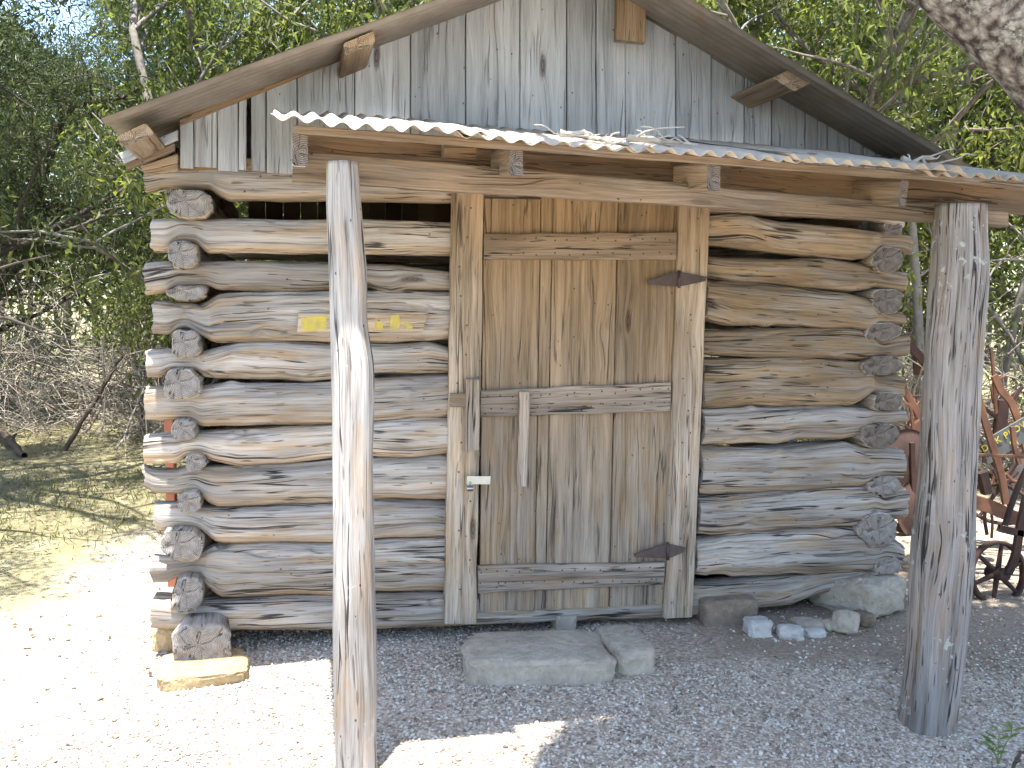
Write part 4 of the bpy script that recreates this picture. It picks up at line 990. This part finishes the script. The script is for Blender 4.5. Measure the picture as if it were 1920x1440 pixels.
# ------------------------------------------------------------------ trees
def skeleton(seed, height, trunk_r, nstem=1, spread=1.0, first=.25, levels=3, lean=.12, nb=(7, 5), droop=0.0):
    rs = np.random.RandomState(seed); br = []; tips = []
    def grow(p, d, ln, r, lv):
        n = 8 if lv == 0 else 6
        pts = wig(p, d, ln, rs, n, .09 + .05 * lv, droop * lv)
        br.append((pts, r, r * (.45 if lv == 0 else .25), lv))
        if lv >= 1: tips.append(pts[2:])
        if lv < levels - 1:
            k = nb[min(lv, len(nb) - 1)]
            for q in range(k):
                t = first + (1 - first) * (q + rs.uniform(0, 1)) / k if lv == 0 else rs.uniform(.3, 1)
                idx = min(n - 1, max(1, int(t * n))); dd = pts[idx] - pts[idx - 1]; dd /= np.linalg.norm(dd)
                a = rs.uniform(0, 2 * np.pi); side = np.array([math.cos(a), math.sin(a), rs.uniform(0, .6)]) * spread
                grow(pts[idx], dd * .55 + side, ln * rs.uniform(.38, .58) * (1.15 - .5 * (t if lv == 0 else .5)), r * .42, lv + 1)
    for s in range(nstem):
        a = rs.uniform(0, 6.28) + s * 6.28 / nstem
        grow((0.05 * math.cos(a) * (nstem > 1), .05 * math.sin(a) * (nstem > 1), -.1), (lean * math.cos(a), lean * math.sin(a), 1), height * rs.uniform(.85, 1), trunk_r, 0)
    return br, tips
def crown_pts(tips, n, rs, spread):
    allp = np.concatenate(tips); idx = rs.randint(0, len(allp), n)
    return allp[idx] + rs.normal(0, spread, (n, 3))
PROTO = {}
def make_proto(key, seed, height, tr, leafn, leafL, leafW, kind, mat, bark, **kw):
    rs = np.random.RandomState(seed + 100)
    br, tips = skeleton(seed, height, tr, **kw)
    V, Q = tubes([(p, a, max(b, .003)) for p, a, b, lv in br if lv == 0], 10); V2, Q2 = tubes([(p, a, max(b, .003)) for p, a, b, lv in br if lv > 0], 5)
    tm = mesh_from(key + '_trunk', V, quads=Q); bm_ = mesh_from(key + '_limbs', V2, quads=Q2)
    tm.materials.append(bark); bm_.materials.append(bark)
    if kind == 'broad':
        # leaves hang in sprays from twig points
        base = crown_pts(tips, leafn // 7, rs, .16)
        if key == 'shrub': base = base[base[:, 2] > .95]
        P = np.repeat(base, 7, 0) + rs.normal(0, .055, (len(base) * 7, 3))
        D = rs.normal(0, .7, P.shape); D[:, 2] -= .65; Nn = rs.normal(0, .5, P.shape); Nn[:, 2] += 1
    else:
        base = crown_pts(tips, leafn // 16, rs, .15); base = base[base[:, 2] > 1.45 + .45 * fbm(base[:, 0] * .9, base[:, 1] * .9, 0, seed)]; up_ = np.repeat(rs.normal(0, .6, base.shape) + [0, 0, .5], 16, 0)
        P = np.repeat(base, 16, 0) + rs.normal(0, .045, (len(base) * 16, 3)); D = up_ + rs.normal(0, .55, P.shape); Nn = rs.normal(0, 1, P.shape)
    L = leafL * rs.uniform(.6, 1.25, len(P)); W = leafW * rs.uniform(.7, 1.2, len(P))
    V, T = leaf_mesh(P, D, Nn, L, W); cm = mesh_from(key + '_crown', V, tris=T, smooth=False); cm.materials.append(mat)
    PROTO[key] = (tm, bm_, cm)
make_proto('broadA', 11, 5.6, .075, 12500, .10, .036, 'broad', M['leaf'], M['barkpale'], nstem=2, spread=1.0, first=.22, levels=3, nb=(10, 6), lean=.14)
make_proto('broadB', 23, 5.2, .065, 12500, .105, .036, 'broad', M['leafyel'], M['barkpale'], nstem=2, spread=1.05, first=.15, levels=3, nb=(10, 6), lean=.2)
make_proto('broadC', 37, 6.2, .085, 11500, .09, .034, 'broad', M['leaf'], M['bark'], nstem=1, spread=1.1, first=.3, levels=3, nb=(14, 6))
make_proto('junA', 41, 5.0, .09, 80000, .055, .014, 'jun', M['juniper'], M['barkdark'], nstem=2, spread=1.15, first=.18, levels=3, nb=(13, 6), droop=.02)
make_proto('junB', 53, 5.6, .10, 80000, .055, .014, 'jun', M['juniper'], M['barkdark'], nstem=1, spread=1.2, first=.2, levels=3, nb=(16, 6), droop=.03)
make_proto('shrub', 61, 1.9, .02, 7000, .075, .026, 'broad', M['leaf'], M['bark'], nstem=4, spread=.9, first=.15, levels=3, nb=(6, 3), lean=.45)
def tree(name, key, x, y, rz, s, label, group, cat='tree'):
    t = empty(name, (x, y, gz(x, y)), R(rz)); t.scale = (s, s, s); tag(t, label, cat, group)
    for nm, me in zip(('trunk', 'limbs', 'crown'), PROTO[key]): obj(nm, me, None, t)
    return t
GB = 'trees behind the cabin'
TREES = [
 ('juniper_tree', 'junA', -4.75, 6.7, 20, 1.32, 'nearest dark juniper at the upper left edge of the photo'),
 ('juniper_tree', 'junB', -4.7, 12.6, 140, 1.0, 'juniper standing left of the cabin eave behind the nearest one'),
 ('juniper_tree', 'junA', -6.6, 11.5, 250, 1.05, 'juniper at the far left behind the dead brush'),
 ('juniper_tree', 'junB', -5.6, 14.5, 40, 1.1, 'juniper in the second row at the left beyond the sunny grass'),
 ('juniper_tree', 'junA', -8.8, 14.0, 80, 1.15, 'farthest left juniper mostly out of the picture'),
 ('leafy_tree', 'broadA', -3.0, 9.6, 0, 1.0, 'green leafy tree just above the left eave of the roof'),
 ('leafy_tree', 'broadB', -1.9, 9.2, 200, 1.05, 'bright yellow-green tree rising over the left roof slope'),
 ('leafy_tree', 'broadC', -2.2, 11.8, 60, 1.05, 'taller tree behind the yellow-green one over the left slope'),
 ('leafy_tree', 'broadA', -.6, 10.2, 110, 1.1, 'leafy tree behind the middle of the left roof slope'),
 ('leafy_tree', 'broadC', 1.0, 11.0, 10, 1.1, 'leafy tree directly behind the roof ridge'),
 ('leafy_tree', 'broadC', 2.75, 9.4, 310, 1.0, 'pale forked tree showing above the right roof slope'),
 ('leafy_tree', 'broadB', 3.55, 9.0, 30, 1.0, 'bright leafy tree above the right end of the roof'),
 ('leafy_tree', 'broadB', 4.7, 8.6, 150, 1.0, 'bright leafy tree behind the right porch corner'),
 ('leafy_tree', 'broadA', 4.2, 11.2, 270, 1.1, 'green leafy tree farther back at the right'),
 ('leafy_tree', 'broadA', 6.0, 9.6, 45, 1.05, 'green leafy tree at the right edge of the photo'),
 ('leafy_tree', 'broadC', 5.6, 12.8, 190, 1.15, 'tall leafy tree far back at the right edge'),
 ('leafy_tree', 'broadC', 2.2, 13.0, 80, 1.15, 'tall leafy tree far back over the right roof slope'),
 ('leafy_tree', 'broadC', -4.2, 16.5, 30, 1.2, 'tall leafy tree far back at the left beyond the sunny grass'),
]
for (nm, k, x, y, rz, s, lb) in TREES: tree(nm, k, x, y, rz, s, lb, GB)
tree('leafy_shrub', 'shrub', -4.0, 10.2, 0, 1.0, 'bright green leafy shrub beside the left wall of the cabin', 'shrubs in the woods', 'shrub')
tree('leafy_shrub', 'shrub', 5.1, 7.4, 90, .8, 'leafy shrub at the right edge above the disk plow', 'shrubs in the woods', 'shrub')
tree('leafy_shrub', 'shrub', -5.9, 9.6, 200, .9, 'leafy shrub under the junipers at the far left', 'shrubs in the woods', 'shrub')

# slim bare trunks seen right of the cabin
for k, (px, Y, h_, r, lean) in enumerate(((1722, 8.2, 4.2, .05, .02), (1748, 9.4, 4.5, .045, -.05), (1908, 7.6, 4.5, .06, .12), (1875, 8.8, 4.2, .045, .05), (1712, 10.5, 5, .06, .03))):
    q = pd(px, 650, Y); rs = np.random.RandomState(70 + k)
    br = [(wig((0, 0, -.1), (lean, 0, 1), h_, rs, 9, .05), r, r * .5)]
    for j in range(7):
        s = br[0][0][rs.randint(3, 9)]; br.append((wig(s, (rs.uniform(-1, 1), rs.uniform(-1, 1), .6), rs.uniform(.4, 1.1), rs, 5, .2), .012, .004))
    V, Q = tubes(br, 8); o = obj('bare_trunk', mesh_from('bare_trunk', V, quads=Q), M['barkpale']); o.location = (q.x, Y, 0)
    tag(o, ['thin pale trunk just right of the cabin corner', 'slim leaning grey trunk left of the right porch post', 'leaning grey trunk above the disk plow at the right edge', 'thin grey trunk right of the porch post behind the plow', 'farther pale trunk close to the cabin corner'][k], 'tree', 'bare trunks right of the cabin')

# dead brush
BR = []
for sd in range(4):
    rs = np.random.RandomState(200 + sd); br = []
    for k in range(26):
        a = rs.uniform(0, 6.28); p = np.array([rs.normal(0, .35), rs.normal(0, .35), -.05])
        s = wig(p, (math.cos(a) * rs.uniform(.2, 1.3), math.sin(a) * rs.uniform(.2, 1.3), 1), rs.uniform(1.0, 2.3), rs, 8, .2, .05)
        s[:, 2] = np.abs(s[:, 2]); br.append((s, rs.uniform(.006, .014), .003))
        for j in range(8):
            q = s[rs.randint(1, 8)]; w = wig(q, rs.normal(0, 1, 3), rs.uniform(.25, .9), rs, 5, .3, .04); w[:, 2] = np.abs(w[:, 2]) + .01; br.append((w, .0055, .002))
    V, Q = tubes(br, 3); me = mesh_from('dead_bush', V, quads=Q); me.materials.append(M['twig']); BR.append(me)
spots = [(-3.7, 9.9, 1.0, 'tangle of dead twigs nearest the left wall of the cabin'), (-4.8, 10.4, 1.1, 'dead brush behind the leaning stick'), (-5.9, 10.6, 1.1, 'dead brush at the left edge behind the leaning stick'),
         (-4.2, 12.2, 1.2, 'dead brush at the edge of the sunny grass patch'), (-6.6, 12.6, 1.3, 'dead brush far left beneath the junipers'), (-5.2, 13.2, 1.3, 'dead brush beyond the sunny grass patch'), (-3.3, 11.6, 1.2, 'dead brush close behind the left eave'),
         (-7.4, 10.8, 1.2, 'dead brush cut off by the left edge of the photo'), (3.4, 8.4, 1.0, 'dead brush right behind the right cabin corner'), (4.3, 8.8, 1.1, 'pale dead brush behind the right porch post'), (4.9, 9.6, 1.2, 'dead brush behind the disk plow'),
         (3.7, 10.4, 1.3, 'dead brush farther back behind the right cabin corner'), (5.6, 9.2, 1.2, 'dead brush at the right edge of the photo'), (2.9, 9.6, 1.2, 'dead brush hidden partly by the right end of the cabin')]
for k, (x, y, s, lb) in enumerate(spots):
    o = obj('dead_bush', BR[k % 4], None); o.location = (x, y, gz(x, y)); o.rotation_euler = (0, 0, k * 1.7); o.scale = (s, s, s * 1.05); tag(o, lb, 'dead bush', 'dead brush under the trees')

# the leaning oak at the upper right; its unseen crown is shaped to shade the yard
def big_oak():
    rs = np.random.RandomState(5)
    a = pd(1996, 84, 2.7); b = pd(1784, -84, 2.7)
    ax = (b - a).normalized()
    root = Vector((a.x + 1.0, 2.75, -.1))
    ctl = np.array([root, Vector((a.x + .72, 2.72, 1.2)), a + Vector((.02, 0, -.02)), b, b + ax * .7 + Vector((0, -.05, .15)), b + ax * 1.5 + Vector((0, -.2, .6))])
    t = np.linspace(0, 5, 90); C = np.stack([np.interp(t, np.arange(6), ctl[:, k]) for k in range(3)], -1)
    for _ in range(14): C[1:-1] = (C[:-2] + 2 * C[1:-1] + C[2:]) / 4
    o = empty('leaning_oak', root); tag(o, 'thick lichen-covered leaning oak limb in the upper right corner', 'tree')
    C = C - np.array(root)
    Tn = np.gradient(C, axis=0); Tn /= np.linalg.norm(Tn, axis=1, keepdims=True); A = np.cross(Tn, [0, 1, 0]); A /= np.linalg.norm(A, axis=1, keepdims=True); B = np.cross(Tn, A)
    r = np.linspace(.21, .10, 90); base = circ(48)
    s = np.linspace(0, 5, 90)[:, None]
    d = .06 * fbm(s * 2, base[None, :, 0] * 2, base[None, :, 1] * 2, 3, 3) + .05 * fbm(s * 8, base[None, :, 0] * 6, base[None, :, 1] * 6, 8, 3)
    V, Q, T3, uv, mi = sweep(C, A * r[:, None], B * r[:, None], base[None] * (1 + d)[..., None], 3)
    obj('trunk', mesh_from('trunk', V, quads=Q, tris=T3), M['oakbark'], o)
    br = []; lp = []
    cands = C[52:]
    for k in range(36):
        st = cands[rs.randint(0, len(cands))]
        tgt = np.array([rs.uniform(-.3, 4.0), rs.uniform(1.2, 5.0), rs.uniform(4.0, 5.6)]) - np.array(root)
        dv = tgt - st; ln = np.linalg.norm(dv)
        s2 = wig(st, dv, ln, rs, 8, .05); s2 = s2 + np.linspace(0, 1, 9)[:, None] * (tgt - s2[-1]); br.append((s2, .03, .008))
        for j in range(9):
            q = s2[rs.randint(3, 9)]; w = wig(q, rs.normal(0, 1, 3) * [1, 1, .4], rs.uniform(.4, .9), rs, 5, .25); br.append((w, .008, .003)); lp.append(w)
    V, Q = tubes(br, 6); obj('limbs', mesh_from('limbs', V, quads=Q), M['bark'], o)
    P = crown_pts(lp, 85000, rs, .17)
    Pw = P + np.array(root)
    lim = -0.07 + .50 * np.clip((Pw[:, 1] - 2.65) / .25, 0, 1) + 0.06 * fbm(Pw[:, 1] * 2.2, 0, 0, 4)  # crown edge trimmed so its shade stops at the sunlit gravel and tin
    keep = (Pw[:, 0] > lim) & (Pw[:, 2] > 3.55 + .30 * np.maximum(0, Pw[:, 1] - 3)) & (Pw[:, 1] < 5.4)
    P = P[keep]
    D = rs.normal(0, 1, P.shape) * [1, 1, .5]; Nn = rs.normal(0, .35, P.shape); Nn[:, 2] += 1
    V, T = leaf_mesh(P, D, Nn, .085, .045); obj('crown', mesh_from('crown', V, tris=T, smooth=False), M['leaf'], o)
big_oak()

# far wood: one mass
def far_wood():
    rs = np.random.RandomState(77); n = 95000
    X = rs.uniform(-26, 24, n); Y = 19 + rs.uniform(0, 8, n); cl = fbm(X * .35, Y * .35, 0, 3, 3)
    H = 6.8 + 2.2 * cl + .6 * rs.normal(0, 1, n); Z = np.clip(H, 2, None) * rs.beta(1.5, 1.1, n)
    keep = fbm(X * .5, Y * .5, Z * .6, 12, 3) > -.30; P = np.stack([X, Y, Z], -1)[keep]
    D = rs.normal(0, 1, P.shape); Nn = rs.normal(0, 1, P.shape)
    V, T = leaf_mesh(P, D, Nn, rs.uniform(.14, .26, len(P)), .10)
    o = obj('far_wood', mesh_from('far_wood', V, tris=T, smooth=False), M['farleaf']); tag(o, 'distant mass of green woodland filling the gaps between the trees', 'woodland', kind='stuff')
    br = []
    for k in range(150):
        x, y = rs.uniform(-26, 24), 18.5 + rs.uniform(0, 8); br.append((wig((x, y, -.2), (rs.normal(0, .1), 0, 1), rs.uniform(4, 7), rs, 7, .06), rs.uniform(.04, .11), .02))
    V, Q = tubes(br, 6); o = obj('far_trunks', mesh_from('far_trunks', V, quads=Q), M['bark']); tag(o, 'distant thin tree trunks standing in the far wood', 'trunks', kind='stuff')
far_wood()

# ------------------------------------------------------------------ ground cover
def pebbles():
    rs = np.random.RandomState(9); n = 74000
    Y = 2.6 + rs.beta(1.0, 1.5, n) * 3.6; X = rs.uniform(-2.6, 3.1, n) * Y / 4.2
    f = np.clip((X + 2.0 + .5 * fbm(X * 2, Y * 2, 0, 3)) / .7, .06, 1)
    lX = (X * math.cos(YAW) + (Y - 4.35) * math.sin(YAW)); lY = -X * math.sin(YAW) + (Y - 4.35) * math.cos(YAW)
    soil = (lX > .55) & (lY > -.55 + .25 * fbm(X * 3, Y * 3, 0, 6)); f = np.where(soil, f * .22, f)
    f = np.where(lY > .35, f * .4, f)
    f = f * np.clip(.65 + .9 * fbm(X * 2.3, Y * 2.3, 0, 44), .25, 1)
    k = rs.uniform(0, 1, n) < f; X, Y = X[k], Y[k]; n = len(X)
    s = .0056 * np.clip(np.exp(rs.normal(0, .30, n)), .5, 1.7)
    base = np.array([(1, 0, 0), (-1, 0, 0), (0, 1, 0), (0, -1, 0), (0, 0, 1), (0, 0, -1)], float)
    tri = np.array([(0, 2, 4), (2, 1, 4), (1, 3, 4), (3, 0, 4), (2, 0, 5), (1, 2, 5), (3, 1, 5), (0, 3, 5)])
    sc = np.stack([rs.uniform(.8, 1.7, n), rs.uniform(.7, 1.2, n), rs.uniform(.5, .9, n)], -1) * s[:, None]
    a = rs.uniform(0, 6.28, n); tl = rs.normal(0, .4, n)
    v = base[None] * sc[:, None, :] * (1 + rs.uniform(-.25, .25, (n, 6, 1)))
    x, y, z = v[..., 0], v[..., 1], v[..., 2]
    x, z = x * np.cos(tl)[:, None] - z * np.sin(tl)[:, None], x * np.sin(tl)[:, None] + z * np.cos(tl)[:, None]
    x, y = x * np.cos(a)[:, None] - y * np.sin(a)[:, None], x * np.sin(a)[:, None] + y * np.cos(a)[:, None]
    G0 = 0.018 * fbm(X * 1.1, Y * 1.1, 0, 5) * np.clip((np.abs(X) + 3) / 4, 0, 1)
    G0 = G0 + dip(X, Y)
    V = np.stack([x + X[:, None], y + Y[:, None], z + (G0 + s * .35)[:, None]], -1).reshape(-1, 3)
    T = (np.arange(n)[:, None, None] * 6 + tri[None]).reshape(-1, 3)
    o = obj('gravel', mesh_from('gravel', V, tris=T), M['pebble']); tag(o, 'pale mixed pebbles strewn over the yard in front of the cabin', 'gravel', kind='stuff')
pebbles()
def grass():
    rs = np.random.RandomState(19); n = 60000
    Y = 4.0 + rs.beta(1.1, 1.6, n) * 14; X = rs.uniform(-9, 8, n)
    d = fbm(X * .8, Y * .8, 0, 3, 3)
    f = np.where(X < 0, np.clip((-X - 1.9 - .25 * (6 - Y).clip(0)) / 1.2, 0, 1), np.clip((Y - 7) / 2, 0, 1)) * np.clip(.35 + 1.6 * d, .03, 1)
    k = rs.uniform(0, 1, n) < f; X, Y = X[k], Y[k]; n = len(X)
    Z = 0.018 * fbm(X * 1.1, Y * 1.1, 0, 5) * np.clip((np.abs(X) + 3) / 4, 0, 1) + 0.16 * np.clip((Y - 9) / 6, 0, 1) * fbm(X * .3, Y * .3, 0, 9)
    D = rs.normal(0, .55, (n, 3)); D[:, 2] = 1; Nn = rs.normal(0, 1, (n, 3))
    V, T = leaf_mesh(np.stack([X, Y, Z - .005], -1), D, Nn, rs.uniform(.03, .11, n), rs.uniform(.004, .009, n))
    o = obj('grass', mesh_from('grass', V, tris=T, smooth=False), M['grass']); tag(o, 'short dry yellow-green grass left of and behind the cabin', 'grass', kind='stuff')
    n = 26000; Y = 3.0 + rs.beta(1.2, 1.4, n) * 13; X = rs.uniform(-9, 8, n)
    f = np.where(X < 0, np.clip((-X - 1.0) / 2.0, .02, 1), np.clip((Y - 5.5) / 2, .03, 1))
    k = rs.uniform(0, 1, n) < f; X, Y = X[k], Y[k]; n = len(X)
    Z = 0.018 * fbm(X * 1.1, Y * 1.1, 0, 5) * np.clip((np.abs(X) + 3) / 4, 0, 1) + 0.16 * np.clip((Y - 9) / 6, 0, 1) * fbm(X * .3, Y * .3, 0, 9)
    D = rs.normal(0, 1, (n, 3)); D[:, 2] *= .25; Nn = rs.normal(0, .3, (n, 3)); Nn[:, 2] += 1
    V, T = leaf_mesh(np.stack([X, Y, Z + .006], -1), D, Nn, rs.uniform(.015, .05, n), rs.uniform(.008, .02, n))
    o = obj('leaf_litter', mesh_from('leaf_litter', V, tris=T, smooth=False), M['litter']); tag(o, 'dead leaves and chips scattered on the ground by the woods', 'litter', kind='stuff')
grass()
